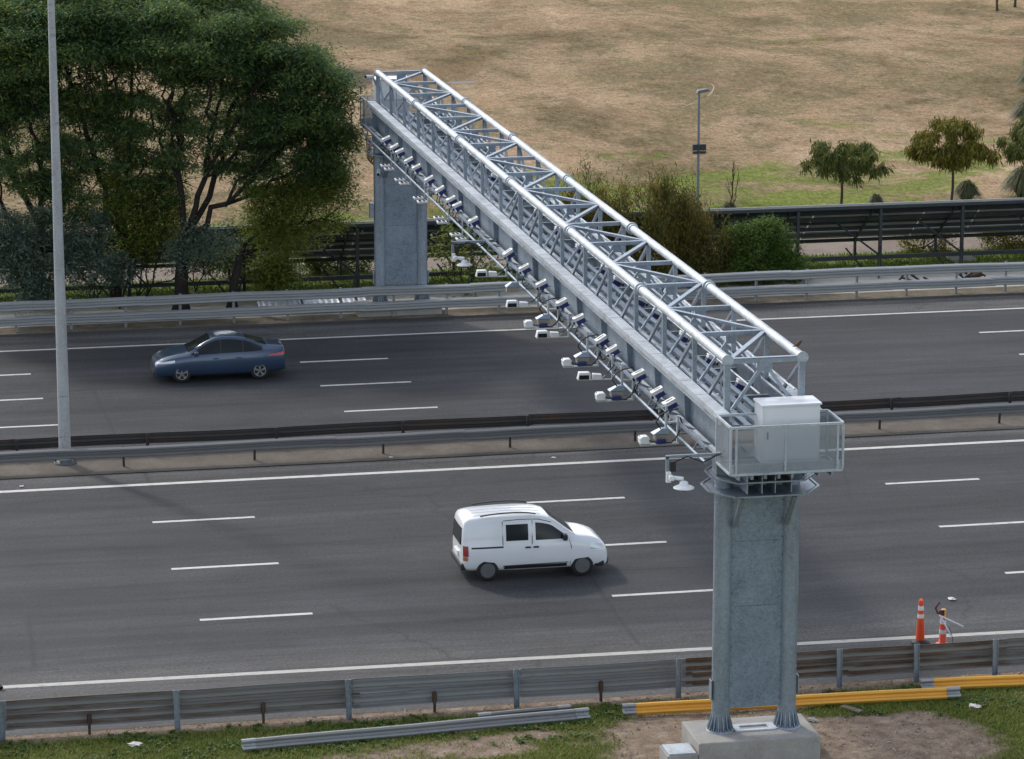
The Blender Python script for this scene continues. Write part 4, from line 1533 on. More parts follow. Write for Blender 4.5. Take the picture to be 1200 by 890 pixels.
def grow(mb, p, T, tip, ex, depth=0):
    n = len(T)
    r = tip*n**ex
    if n == 1:
        limb(mb, p, T[0], tip*1.1, tip*0.5)
        return
    if depth > 14:
        for q in T:
            limb(mb, p, q, tip, tip*0.5)
        return
    k = 2 if n < 6 else (4 if n > 80 else (3 if (n > 30 or random.random() < 0.5) else 2))
    V = T-np.array(p)
    U = V/(np.linalg.norm(V, axis=1, keepdims=True)+1e-6)
    seeds = [T[random.randrange(n)]]
    us = [(seeds[0]-np.array(p))/(np.linalg.norm(seeds[0]-np.array(p))+1e-6)]
    while len(us) < k:
        d = np.min([np.sum((U-u)**2, axis=1) for u in us], axis=0)
        us.append(U[int(np.argmax(d))])
    us = np.array(us)
    for _ in range(5):
        lab = np.argmax(U@us.T, axis=1)
        for i in range(k):
            if np.any(lab == i):
                us[i] = U[lab == i].mean(0)
    if len(set(lab.tolist())) == 1:
        h = n//2
        lab = np.array([0]*h+[1]*(n-h))
        k = 2
    for i in range(k):
        S = T[lab == i]
        if len(S) == 0:
            continue
        c = S.mean(0)
        if len(S) == 1:
            limb(mb, p, S[0], tip*1.3, tip*0.5)
            continue
        fr = random.uniform(0.34, 0.5)
        q = np.array(p)+(c-np.array(p))*fr
        rr = tip*len(S)**ex
        limb(mb, p, q, rr, rr*0.85)
        grow(mb, q, S, tip, ex, depth+1)


def leaves(T, per, sig, L, Wd, droop=-0.15, dspread=0.45):
    """leaf-shaped quads clustered round target points"""
    T = np.asarray(T)
    n = len(T)*per
    c = np.repeat(T, per, axis=0)+rng.normal(0, 1, (n, 3))*np.array(sig)
    a = rng.uniform(0, 2*np.pi, n)
    e = rng.normal(droop, dspread, n)
    d = np.stack([np.cos(a)*np.cos(e), np.sin(a)*np.cos(e), np.sin(e)], 1)
    rnd = rng.normal(0, 1, (n, 3))*0.55+np.array([0, 0, 1.0])
    s = np.cross(d, rnd)
    s /= np.linalg.norm(s, axis=1, keepdims=True)+1e-6
    l = (L*rng.uniform(0.6, 1.35, n))[:, None]
    w_ = (Wd*rng.uniform(0.6, 1.3, n))[:, None]
    m = c+d*l*0.45
    sag = np.zeros((n, 3))
    sag[:, 2] = -0.12*l[:, 0]
    return np.stack([c, m+s*w_, c+d*l+sag, m-s*w_], 1).reshape(-1, 3)


def ell(c, r, n, shell=0.0, up=False):
    v = rng.normal(0, 1, (n, 3))
    v /= np.linalg.norm(v, axis=1, keepdims=True)
    if up:
        v[:, 2] = np.where(v[:, 2] < -0.2, -v[:, 2]*0.6, v[:, 2])
    rad = (shell+(1-shell)*rng.uniform(0, 1, n)**0.45)[:, None]
    return np.array(c)+v*rad*np.array(r)


def plant(name, label, cat, base, fork, T, lf, mat, trunk_r, tip, ex=0.42, bark='bark', group=None, per=100, sig=(.5, .5, .25), LW=(.32, .05), droop=-0.15, trunk=True, twigs=None):
    t = thing(name, label, cat, base, group)
    mb = MB()
    if trunk:
        b, f = Vector(base), Vector(fork)
        mid = (b+f)/2+Vector((random.uniform(-.1, .1), random.uniform(-.1, .1), 0))*(f-b).length*0.5
        mb.tube([b-Vector((0, 0, 0.1)), b+(mid-b)*0.25, mid, f], [trunk_r*1.5, trunk_r*1.05, trunk_r*0.95, trunk_r*0.85], 12)
    grow(mb, np.array(fork), np.asarray(T) if twigs is None else np.concatenate([T, twigs]), tip, ex)
    build('trunk' if trunk else 'stems', mb, M[bark], t, True, fix=False)
    V = leaves(T, per, sig, LW[0], LW[1], droop)
    if twigs is not None:
        V = np.concatenate([V, leaves(twigs[::3], per//2, (.32, .32, .11), LW[0], LW[1], droop), leaves(twigs[1::5], per//5, (.24, .24, .12), LW[0], LW[1], droop)])
    V[:, 2] = np.maximum(V[:, 2], 0.01)
    fast_mesh('crown' if trunk else 'foliage', V, 4, mat, t, True)
    return t


tipa = leaf_mat('feathery_leaves', [(0.15, (0.048, 0.100, 0.056)), (0.45, (0.085, 0.155, 0.068)), (0.70, (0.175, 0.240, 0.062)), (0.95, (0.36, 0.36, 0.060))], 0.5)
grey_leaf = leaf_mat('greyish_leaves', [(0.2, (0.070, 0.110, 0.085)), (0.8, (0.18, 0.23, 0.165))], 0.38)
olive_leaf = leaf_mat('olive_leaves', [(0.2, (0.070, 0.115, 0.026)), (0.8, (0.23, 0.27, 0.048))], 0.48)
bush_leaf = leaf_mat('bush_leaves', [(0.2, (0.046, 0.092, 0.018)), (0.8, (0.16, 0.235, 0.046))], 0.35)
rust_leaf = leaf_mat('russet_bush_leaves', [(0.15, (0.062, 0.080, 0.026)), (0.5, (0.120, 0.125, 0.036)), (0.72, (0.22, 0.165, 0.032)), (0.92, (0.42, 0.18, 0.022))], 0.35)
young_leaf = leaf_mat('young_tree_leaves', [(0.2, (0.060, 0.082, 0.024)), (0.8, (0.165, 0.185, 0.048))], 0.35)
young_leaf2 = leaf_mat('yellowing_leaves', [(0.2, (0.068, 0.078, 0.016)), (0.8, (0.24, 0.205, 0.034))], 0.3)
hedge_leaf = leaf_mat('hedge_leaves', [(0.2, (0.07, 0.085, 0.018)), (0.8, (0.27, 0.24, 0.045))], 0.35)
TG = 'feathery trees left of the far column'
cc = np.concatenate
TL = dict(per=400, sig=(.38, .38, .15), LW=(.21, .027), group=TG)
# sparse inner twigs carry few leaves
T = cc([ell((-6.6, 51.6, 10.1), (3.4, 3.2, 1.75), 150, 0.2), ell((-3.7, 51.5, 8.0), (2.2, 2.8, 2.1), 105, 0.2), ell((-2.3, 51.3, 5.6), (1.2, 1.6, 1.8), 28)])
B = cc([ell((-6.6, 51.6, 7.0), (2.9, 2.0, 2.0), 150), ell((-4.6, 52.0, 5.2), (2.3, 1.4, 1.6), 110)])
plant('feathery_tree', 'largest feathery tree, its domed crown reaching nearest to the far column', 'tree', (-7.7, 51.2, 0), (-7.5, 51.3, 2.6), T, None, tipa, 0.26, 0.017, 0.40, twigs=B, **TL)
T = cc([ell((-3.6, 51.1, 4.2), (1.5, 1.4, 0.9), 24), ell((-2.0, 51.4, 4.2), (0.7, 1.0, 1.0), 12), ell((-4.6, 51.2, 2.7), (1.1, 1.1, 0.7), 12)])
B = ell((-3.6, 51.2, 3.2), (1.9, 1.0, 1.4), 80)
plant('feathery_tree', 'small leaning feathery tree below the big domed crown', 'tree', (-5.85, 51.0, 0), (-5.5, 51.1, 2.0), T, None, olive_leaf, 0.18, 0.016, 0.40, twigs=B, per=340, sig=(.34, .34, .2), LW=(.17, .022), group=TG)
T = cc([ell((-10.6, 52.8, 10.3), (3.0, 3.0, 1.8), 140, 0.2), ell((-9.6, 52.2, 7.2), (1.2, 1.2, 0.8), 9), ell((-11.6, 52.2, 7.9), (1.0, 1.0, 0.6), 8)])
B = cc([ell((-9.8, 52.4, 6.6), (2.4, 1.8, 2.0), 140), ell((-8.6, 52.4, 4.6), (1.9, 1.2, 1.5), 90)])
plant('feathery_tree', 'feathery tree with slanting trunk just right of the tall lamp post', 'tree', (-10.0, 52.7, 0), (-9.6, 52.6, 2.2), T, None, tipa, 0.22, 0.017, 0.40, twigs=B, **TL)
T = cc([ell((-14.4, 53.0, 9.5), (3.4, 3.0, 2.1), 160, 0.2), ell((-16.5, 52.4, 6.0), (2.0, 1.6, 1.8), 24), ell((-13.6, 52.6, 7.6), (1.4, 1.4, 0.7), 10)])
B = cc([ell((-13.0, 52.4, 6.2), (2.3, 1.6, 2.2), 150), ell((-11.8, 52.6, 4.4), (1.8, 1.2, 1.5), 90)])
plant('feathery_tree', 'feathery tree at the left edge with forked dark trunk', 'tree', (-12.6, 53.0, 0), (-12.7, 53.0, 2.0), T, None, tipa, 0.23, 0.017, 0.40, twigs=B, **TL)

SG = 'grey green shrubs under the trees'
plant('shrub', 'grey green shrub mass at the left edge under the trees', 'shrub', (-13.2, 51.4, 0), (-13.2, 51.4, 0.3), cc([ell((-14.0, 51.4, 2.5), (1.1, 0.9, 1.3), 34), ell((-12.9, 51.5, 1.5), (1.0, 0.9, 1.1), 24), ell((-12.4, 51.6, 3.1), (0.8, 0.6, 0.8), 10)]), None, grey_leaf, 0.05, 0.010, 0.4, per=210, sig=(.24, .24, .15), LW=(.18, .03), trunk=False, group=SG)
plant('shrub', 'grey green shrub directly right of the tall lamp post', 'shrub', (-10.9, 51.6, 0), (-10.9, 51.6, 0.3), cc([ell((-11.4, 51.6, 2.2), (0.8, 0.8, 1.2), 22), ell((-10.3, 51.7, 1.5), (1.0, 0.8, 0.9), 18), ell((-10.6, 51.7, 3.4), (0.7, 0.5, 0.6), 8)]), None, grey_leaf, 0.05, 0.010, 0.4, per=190, sig=(.24, .24, .15), LW=(.18, .03), trunk=False, group=SG)
plant('shrub', 'grey green leafy growth around the biggest tree trunk', 'shrub', (-7.2, 50.6, 0), (-7.2, 50.6, 0.8), cc([ell((-6.8, 50.6, 2.7), (1.1, 0.7, 0.9), 24), ell((-7.7, 50.7, 2.0), (0.6, 0.5, 0.6), 8)]), None, grey_leaf, 0.05, 0.010, 0.4, per=110, sig=(.28, .28, .2), LW=(.15, .026), trunk=False, group=SG)
plant('shrub', 'dark olive shrub in shade between the tree trunks', 'shrub', (-9.2, 52.3, 0), (-9.2, 52.3, 0.3), cc([ell((-9.0, 52.4, 2.5), (1.1, 0.9, 1.3), 40), ell((-6.2, 52.4, 1.6), (0.9, 0.6, 0.7), 14)]), None, olive_leaf, 0.05, 0.010, 0.4, per=170, sig=(.3, .3, .22), LW=(.15, .026), trunk=False, group=SG)
plant('shrub', 'sunlit yellow green sapling growing between the tall lamp post and the biggest tree', 'shrub', (-8.9, 51.9, 0), (-8.9, 51.9, 0.4), cc([ell((-9.6, 52.0, 4.0), (1.1, 0.8, 1.2), 34), ell((-8.2, 52.0, 3.4), (0.9, 0.7, 1.2), 26)]), None, olive_leaf, 0.05, 0.012, 0.4, per=150, sig=(.28, .28, .2), LW=(.15, .026), trunk=False, group=SG)
plant('shrub', 'olive hanging shrub beside the far column under the tree edge', 'shrub', (-4.2, 51.9, 0), (-4.2, 51.9, 0.2), ell((-4.1, 51.9, 1.25), (1.1, 0.6, 0.8), 36), None, olive_leaf, 0.05, 0.010, 0.4, per=150, sig=(.26, .26, .2), LW=(.15, .026), trunk=False, group=SG)
# bushes beside the gantry
T = ell((10.2, 55.0+1.8, 1.75), (2.4, 1.3, 1.8), 130, 0.35)
ex = cc([ell((7.4, 57.2, 1.9), (1.6, 1.0, 1.6), 60, 0.3), ell((12.3, 56.4, 1.0), (1.2, 0.7, 1.1), 36, 0.3)])
t_all = cc([T, ex])
t_all[:, 2] = np.abs(t_all[:, 2])
sh = t_all[rng.permutation(len(t_all))[:90]]
sh = sh+np.stack([rng.normal(0, .15, 90), rng.normal(0, .15, 90), rng.uniform(0.3, 0.8, 90)], 1)
t_all = cc([t_all, sh])
plant('bush', 'large russet and green bush directly behind the gantry', 'bush', (9.8, 52.2, 0), (9.8, 52.2, 0.2), t_all-np.array([0, 4.6, -0.05]), None, rust_leaf, 0.06, 0.010, 0.42, per=150, sig=(.13, .13, .40), LW=(.20, .020), droop=1.0, trunk=False)
T = cc([ell((14.4, 51.9, 1.05), (1.75, 1.0, 1.2), 60, 0.5), ell((14.2, 51.9, 1.5), (1.2, 0.8, 1.0), 26, 0.6), ell((15.6, 51.8, 0.7), (0.9, 0.6, 0.7), 20, 0.5)])
T[:, 2] = np.abs(T[:, 2])
plant('bush', 'rounded fresh green bush between russet bush and the barrier', 'bush', (14.4, 51.9, 0), (14.4, 51.9, 0.15), T, None, bush_leaf, 0.05, 0.010, 0.42, per=300, sig=(.19, .19, .15), LW=(.14, .020), droop=0.3, trunk=False)
T = ell((3.0, 51.6, 1.6), (1.4, 0.8, 1.6), 26, 0.3)
T[:, 2] = np.abs(T[:, 2])
plant('bush', 'thin dark bush showing between far column and gantry', 'bush', (3.0, 51.6, 0), (3.0, 51.6, 0.15), T, None, olive_leaf, 0.05, 0.010, 0.42, per=60, sig=(.26, .26, .22), LW=(.2, .035), trunk=False)
HG = 'clipped hedges behind the solar panels'
for (x, y, rx, ry, rz, lb, mt) in ((22.75, 56.9, 1.15, 0.6, 1.0, 'round yellow green hedge seen through the frame on the right', hedge_leaf), (26.4, 56.9, 1.3, 0.6, 1.0, 'yellow green hedge at the right edge behind the frame', hedge_leaf),
                                   (-1.0, 57.2, 1.5, 0.6, 0.75, 'dark hedge seen through the frame left of the far column', bush_leaf), (-4.2, 57.3, 1.3, 0.6, 0.8, 'dark hedge behind the frame under the big tree', bush_leaf),
                                   (16.6, 57.2, 0.6, 0.4, 0.55, 'small scrubby plant behind the frame beside the green bush', olive_leaf)):
    T = ell((x, y, rz*0.75), (rx, ry, rz), int(60*rx), 0.5)
    T[:, 2] = np.abs(T[:, 2])
    plant('hedge', lb, 'hedge', (x, y, 0), (x, y, 0.1), T, None, mt, 0.04, 0.008, 0.4, per=70, sig=(.15, .15, .13), LW=(.13, .03), trunk=False, group=HG)
# young park trees
YG = 'young park trees behind the solar panels'
for (x, y, zc, rx, rz, n, lb, mt) in ((21.7, 65.0, 2.55, 1.55, 0.72, 60, 'young round tree with drooping dark leaves, nearest to the park lamp', young_leaf),
                                      (26.6, 65.0, 3.0, 1.7, 0.95, 80, 'young tree with yellowing drooping leaves above the panels', young_leaf2),
                                      (30.3, 65.2, 2.9, 1.6, 0.95, 60, 'young dark tree cut off by the right edge', young_leaf)):
    T = ell((x, y, zc), (rx, rx, rz), n, 0.25, True)
    T = cc([ell((x, y, zc), (rx*1.0, rx, rz*0.95), n//2, 0.45)+np.array([0, 0, 0.08]), ell((x+0.1, y, zc-0.4), (rx*1.1, rx, 0.35), n//4, 0.65)])
    plant('young_tree', lb, 'tree', (x, y, 0), (x+0.05, y, zc-0.75), T, None, mt, 0.06, 0.010, 0.42, 'bark_light', YG, 120, (.13, .13, .12), (.30, .030), -0.9)
for (x, y, h, lb) in ((53.2, 134.5, 2.4, 'tiny bare young tree far back in the park'), (55.0, 136.2, 3.6, 'taller thin young tree far back, at the top edge')):
    T = ell((x, y, h), (0.9, 0.9, 0.9), 30)
    plant('young_tree', lb, 'tree', (x, y, 0), (x, y, h*0.6), T, None, young_leaf, 0.08, 0.012, 0.42, 'bark_light', YG, 40, (.25, .25, .25), (.3, .04), -0.4)
tus_m = leaf_mat('tussock_blades', [(0.2, (0.060, 0.075, 0.035)), (0.8, (0.17, 0.175, 0.085))], 0.25)
for (x, y, r, h, lb) in ((28.2, 67.6, 0.75, 0.9, 'small grass tussock between the two young trees'), (31.0, 68.0, 1.2, 1.35, 'large grass tussock at the right edge above the panels'),
                         (23.9, 67.0, 0.45, 0.55, 'tiny low tussock right of the first young tree'), (38.5, 88.0, 1.2, 1.3, 'tussock at the right edge, middle of the park'), (43.0, 99.5, 1.2, 1.4, 'tussock at the right edge, lower of the two farther ones'),
                         (45.5, 106.0, 1.1, 1.5, 'tussock at the right edge, farthest of all'), (16.9, 65.3, 0.6, 0.75, 'dry brown tussock right of the park lamp')):
    n = int(900*r*r+500)
    a = rng.uniform(0, 2*np.pi, n)
    q = rng.uniform(0, 1, n)**0.6*r*0.25
    P0 = np.stack([x+np.cos(a)*q, y+np.sin(a)*q, np.zeros(n)], 1)
    d = np.stack([np.cos(a), np.sin(a), np.zeros(n)], 1)
    hh = h*rng.uniform(0.6, 1.1, n)
    out = rng.uniform(0.2, 1.0, n)*r*0.9
    s = np.stack([-np.sin(a), np.cos(a), np.zeros(n)], 1)*0.022
    mid = P0+d*(out*0.45)[:, None]+np.array([0, 0, 1])*(hh*(1.05-0.45*out/r))[:, None]
    tip = P0+d*(out*1.05)[:, None]+np.array([0, 0, 1])*(hh*np.clip(1.15-1.1*out/r+rng.uniform(-.1, .1, n), 0.05, 1.2))[:, None]
    V = np.stack([P0-s, P0+s, mid+s*0.8, mid-s*0.8, mid-s*0.8, mid+s*0.8, tip+s*0.1, tip-s*0.1], 1)
    o = fast_mesh('grass_tussock', V.reshape(-1, 3), 4, tus_m)
    tag(o, lb, 'plant', 'tussocks in the park')
# bare sapling beside the park lamp
mb = MB()
T = ell((17.0, 65.0, 1.8), (0.35, 0.3, 0.9), 22)
grow(mb, np.array((16.9, 65.0, 0.0)), T, 0.012, 0.4)
o = build('bare_shrub', mb, M['bark_light'], fix=False)
tag(o, 'bare brown twiggy shrub standing right of the park lamp', 'shrub')

# puddle in the park
mb = MB()
pts = [(13.5+0.8*math.cos(a)*(1+.2*math.sin(3*a)), 108.6+0.7*math.sin(a)*(1+.25*math.cos(2*a)), 0.006) for a in np.linspace(0, 2*math.pi, 24, endpoint=False)]
mb.add(pts, [tuple(range(24))])
pm, ns_, ls_, bs_ = new_mat('puddle_water')
bs_.inputs['Base Color'].default_value = (0.085, 0.075, 0.065, 1)
bs_.inputs['Roughness'].default_value = 0.6
tag(build('puddle', mb, pm, fix=False), kind='structure')
# faint worn arc of a white pitch marking
arc = [(25.3, 107.4), (26.36, 106.4), (26.68, 105.5), (26.55, 104.4), (26.24, 103.4), (25.8, 102.1), (25.3, 100.95), (24.1, 98.95), (23.0, 97.3)]
mb = MB()
for k in range(len(arc)-1):
    if k == 6:
        continue
    (xa_, ya_), (xb_, yb_) = arc[k], arc[k+1]
    mb.add([(xa_-0.03, ya_, 0.006), (xb_-0.03, yb_, 0.006), (xb_+0.03, yb_-0.02, 0.006), (xa_+0.03, ya_-0.02, 0.006)], [(0, 1, 2, 3)])
tag(build('pitch_line', mb, paint_mat('faded_chalk', (0.38, 0.29, 0.19)), fix=False), kind='structure')


# ------------------------------------------------------------------ vehicles
def interp(tab, x, j):
    xs = [r[0] for r in tab]
    return float(np.interp(x, xs, [r[j] for r in tab]))


def smooth_tab(tab, n):
    """resample a station table with a Catmull-Rom spline (rows sorted by x)"""
    tab = sorted(tab)
    A = np.array(tab, float)
    xs = A[:, 0]
    out = []
    X = np.unique(np.concatenate([np.linspace(xs[0], xs[-1], n), xs]))
    for x in X:
        i = min(max(int(np.searchsorted(xs, x))-1, 0), len(xs)-2)
        p0, p1, p2, p3 = A[max(i-1, 0)], A[i], A[i+1], A[min(i+2, len(xs)-1)]
        h = p2[0]-p1[0]
        u = (x-p1[0])/h
        m1 = (p2-p0)/max(p2[0]-p0[0], 1e-6)*h
        m2 = (p3-p1)/max(p3[0]-p1[0], 1e-6)*h
        # limit overshoot
        d = p2-p1
        m1 = np.where(np.sign(m1) == np.sign(d), np.sign(d)*np.minimum(abs(m1), 3*abs(d)), 0)
        m2 = np.where(np.sign(m2) == np.sign(d), np.sign(d)*np.minimum(abs(m2), 3*abs(d)), 0)
        v = (2*u**3-3*u**2+1)*p1+(u**3-2*u**2+u)*m1+(-2*u**3+3*u**2)*p2+(u**3-u**2)*m2
        v[0] = x
        out.append(tuple(v))
    return out


class Body:
    """car body lofted through stations (x, z_bottom, z_belt, z_top, half width at belt, half width at roof)"""
    def __init__(s, tab):
        s.tab = smooth_tab(tab, 70)

    def at(s, x):
        return [interp(s.tab, x, j) for j in range(1, 6)]

    def sec(s, x):
        z0, zb, zt, wb, wr = s.at(x)
        h = zb-z0
        g = max(zt-zb, 0.02)
        pts = [(0, z0), (wb*0.72, z0), (wb*0.90, z0+0.03), (wb*0.965, z0+h*0.16), (wb*0.995, z0+h*0.40), (wb*1.0, z0+h*0.62), (wb*0.985, z0+h*0.82), (wb*0.955, zb-0.008), (wb*0.935, zb+g*0.06)]
        a = (wb*0.935, zb+g*0.06)
        b = (wr, zt-min(0.10, g*0.28))
        for k in range(1, 6):
            u = k/5
            pts.append((a[0]+(b[0]-a[0])*u+0.018*math.sin(math.pi*u)*min(1, g/0.3), a[1]+(b[1]-a[1])*u))
        pts += [(wr*0.955, zt-min(0.045, g*0.13)), (wr*0.86, zt-min(0.018, g*0.06)), (wr*0.55, zt-0.004), (0, zt)]
        return pts

    def mesh(s):
        mb = MB()
        rows = []
        for r in s.tab:
            h = s.sec(r[0])
            full = [(r[0], -y, z) for y, z in h]+[(r[0], y, z) for y, z in h[-2:0:-1]]
            rows.append(full)
        n = len(rows[0])
        vs = [p for r in rows for p in r]
        fs = [(i*n+k, i*n+(k+1) % n, (i+1)*n+(k+1) % n, (i+1)*n+k) for i in range(len(rows)-1) for k in range(n)]
        mb.add(vs, fs, True)
        mb.add(rows[0], [tuple(range(n))], False)
        mb.add(rows[-1], [tuple(range(n))[::-1]], False)
        return mb

    def side_y(s, x, z):
        h = [p for p in s.sec(x)[1:]]
        zz = [p[1] for p in h]
        yy = [p[0] for p in h]
        return float(np.interp(z, zz, yy))

    def top_z(s, x, y):
        h = s.sec(x)[8:]
        yy = [p[0] for p in h][::-1]
        zz = [p[1] for p in h][::-1]
        return float(np.interp(abs(y), yy, zz))

    def side_patch(s, lo, hi, x0, x1, side, off=0.006, nx=24, nz=6, mb=None):
        """patch on the side between curves lo(x) and hi(x)"""
        mb = mb or MB()
        vs = []
        for i in range(nx+1):
            x = x0+(x1-x0)*i/nx
            a, b = lo(x), max(hi(x), lo(x)+0.001)
            for j in range(nz+1):
                z = a+(b-a)*j/nz
                vs.append((x, side*(s.side_y(x, z)+off), z))
        fs = [(i*(nz+1)+j, (i+1)*(nz+1)+j, (i+1)*(nz+1)+j+1, i*(nz+1)+j+1) for i in range(nx) for j in range(nz)]
        return mb.add(vs, fs, True)

    def top_patch(s, x0, x1, wfn, off=0.006, nx=12, ny=12, mb=None, y_lo=-1, y_hi=1):
        mb = mb or MB()
        vs = []
        for i in range(nx+1):
            x = x0+(x1-x0)*i/nx
            for j in range(ny+1):
                y = wfn(x)*(y_lo+(y_hi-y_lo)*j/ny)
                vs.append((x, y, s.top_z(x, y)+off))
        fs = [(i*(ny+1)+j, (i+1)*(ny+1)+j, (i+1)*(ny+1)+j+1, i*(ny+1)+j+1) for i in range(nx) for j in range(ny)]
        return mb.add(vs, fs, True)


def cut_arches(o, centres, r):
    """subtract wheel wells from the body mesh, then drop the cutter"""
    mb = MB()
    for (x, z, y) in centres:
        mb.lathe((x, y, z), [(r, -0.17), (r, 0.17)], 32, 'Y', False)
    c = build('cutter', mb, M['trim'])
    md = o.modifiers.new('arch', 'BOOLEAN')
    md.object = c
    md.operation = 'DIFFERENCE'
    md.solver = 'EXACT'
    bpy.context.view_layer.update()
    dg = bpy.context.evaluated_depsgraph_get()
    me = bpy.data.meshes.new_from_object(o.evaluated_get(dg))
    o.modifiers.clear()
    o.data = me
    bpy.data.objects.remove(c)


def wheel(t, x, y, r, rim_mat, side, spokes=5, cover=False):
    mb = MB()
    wd = 0.095
    mb.lathe((x, y, r), [(r*0.62, -wd), (r*0.90, -wd), (r*0.985, -wd*0.7), (r, -wd*0.3), (r, wd*0.3), (r*0.985, wd*0.7), (r*0.90, wd), (r*0.62, wd)], 32, 'Y')
    ty = build('wheel', mb, M['tyre'], t)
    mb = MB()
    yo = y+side*wd*0.75
    mb.lathe((x, yo, r), [(r*0.66, -0.03), (r*0.66, 0.028), (r*0.60, 0.03), (r*0.57, 0.0)], 28, 'Y')
    if cover:
        mb.lathe((x, yo, r), [(r*0.60, -0.02), (r*0.60, 0.005), (r*0.3, 0.018*side+0.006), (r*0.1, 0.02*side+0.006)], 24, 'Y')
        for k in range(7):
            a = 2*math.pi*k/7
            d = Vector((math.cos(a), 0, math.sin(a)))
            mb.obox(Vector((x, yo+side*0.016, r))+d*r*0.36, d, (0, 1, 0), d.cross(Vector((0, 1, 0))), r*0.22, 0.008, 0.014)
    else:
        for k in range(spokes):
            a = 2*math.pi*k/spokes+0.3
            d = Vector((math.cos(a), 0, math.sin(a)))
            for da in (-0.12, 0.12):
                d2 = Vector((math.cos(a+da), 0, math.sin(a+da)))
                mb.obox(Vector((x, yo+side*0.012, r))+d2*r*0.34, d2, (0, 1, 0), d2.cross(Vector((0, 1, 0))), r*0.30, 0.012, 0.017)
        mb.lathe((x, yo, r), [(r*0.15, -0.03), (r*0.15, 0.03)], 12, 'Y')
    build('rim', mb, rim_mat, ty)


def seam(B, pts, side, t, wd=0.008):
    mb = MB()
    P3 = [(x, side*(B.side_y(x, z)+0.002), z) for x, z in pts]
    mb.tube(P3, wd/2, 4)
    return mb


# --- white van, heading +X
VB = Body([(-1.955, .42, .88, 1.02, .66, .56), (-1.93, .36, .95, 1.42, .74, .60), (-1.88, .31, .98, 1.60, .79, .63), (-1.78, .28, 1.0, 1.67, .825, .655), (-1.4, .26, 1.01, 1.715, .845, .67), (-0.6, .24, 1.02, 1.735, .855, .68),
           (0.0, .24, 1.02, 1.715, .855, .675), (0.42, .24, 1.02, 1.63, .855, .655), (0.62, .24, 1.02, 1.50, .855, .66), (1.02, .24, 1.01, 1.20, .855, .70), (1.16, .24, .99, 1.125, .85, .70), (1.5, .24, .92, 1.06, .84, .68),
           (1.78, .23, .82, .955, .81, .64), (1.93, .23, .72, .82, .75, .58), (2.0, .26, .62, .68, .66, .50), (2.03, .30, .52, .56, .52, .40)])
van = thing('white_van', 'small white van with roof bars driving right on the near carriageway', 'van', (-2.045, 15.27, 0))
vb = build('body', VB.mesh(), M['van_paint'], van)
ax_f, ax_r = 1.285, -1.285
cut_arches(vb, [(x, 0.30, y) for x in (ax_f, ax_r) for y in (-0.80, 0.80)], 0.365)
for x in (ax_f, ax_r):
    for s in (-1, 1):
        wheel(van, x, s*0.745, 0.30, M['steel_wheel'], s, cover=True)
for s in (-1, 1):
    # front door window and sliding door window
    mb = VB.side_patch(lambda x: 1.06, lambda x: min(VB.at(x)[2]-0.19, 1.60), 0.02, 0.90, s)
    build('window', mb, M['glass'], van)
    mb = VB.side_patch(lambda x: 1.07, lambda x: 1.50, -0.78, -0.18, s)
    build('window', mb, M['glass'], van)
    mb = MB()
    mb.extrude([(s*0.60, 1.735), (s*0.64, 1.735), (s*0.64, 1.765), (s*0.60, 1.765)], -1.45, 0.05, 12, lambda x: (0, VB.top_z(x, 0.6)-1.695+0.03*(1-((x+0.7)/0.75)**2)))
    build('roof_bar', mb, M['trim'], van)
    mb = VB.side_patch(lambda x: 0.30, lambda x: 0.40, -0.84, 0.86, s, 0.012)
    build('side_moulding', mb, M['trim'], van)
    mb = VB.side_patch(lambda x: 0.90, lambda x: 0.945, -1.72, -0.86, s, 0.008)
    build('door_track', mb, M['trim'], van)
    mb = MB()
    for pts in ([(-0.87, .36), (-0.87, 1.0), (-0.87, 1.58)], [(-0.08, .34), (-0.08, 1.0), (-0.06, 1.58)], [(0.95, .36), (0.98, .85), (0.93, 1.02)], [(-0.84, 1.60), (-0.4, 1.62), (0.1, 1.60), (0.45, 1.50)], [(-0.86, .40), (0.9, .42)]):
        mb.tube([(x, s*(VB.side_y(x, z)+0.003), z) for x, z in pts], 0.010, 4)
    build('door_seam', mb, M['trim'], van)
    for x in (-0.2, 0.02):
        mb = MB()
        mb.box(x-0.07, x+0.07, s*0.868-0.012, s*0.868+0.012, .87, .91)
        build('door_handle', mb, M['trim'], van)
    mb = MB()
    y0 = s*(VB.side_y(0.80, 1.1)+0.10)
    mb.obox((0.80, y0, 1.12), (1, 0, 0), (0, 1, 0), (0, 0, 1), 0.06, 0.09, 0.085)
    build('wing_mirror', mb, M['trim'], van, bevel=0.03)
    mb = VB.side_patch(lambda x: 0.74+0.02*(x-1.5), lambda x: 0.90-0.16*(x-1.5), 1.50, 1.90, s, 0.007)
    build('headlight', mb, M['lamp'], van)
    mb = VB.side_patch(lambda x: 0.70, lambda x: 0.98, -1.935, -1.80, s, 0.008)
    build('tail_light', mb, M['red_dull'], van)
    mb = VB.side_patch(lambda x: 0.58, lambda x: 0.69, -1.935, -1.82, s, 0.008)
    build('indicator', mb, M['amber'], van)
mb = VB.top_patch(0.44, 1.10, lambda x: VB.at(x)[4]*0.97)
build('windscreen', mb, M['glass'], van)
mb = MB()
mb.obox((-1.938, 0, 1.20), (0, 1, 0), (0.13, 0, 0.99), (0.99, 0, -0.13), 0.56, 0.22, 0.02)
build('rear_window', mb, M['glass'], van)
mb = MB()
mb.box(-2.0, -1.84, -0.74, 0.74, 0.30, 0.50)
build('bumper', mb, M['trim'], van, bevel=0.05)
mb = MB()
mb.box(1.80, 2.05, -0.62, 0.62, 0.24, 0.46)
mb.box(1.62, 1.90, -0.79, 0.79, 0.235, 0.40)
build('bumper', mb, M['trim'], van, bevel=0.05)
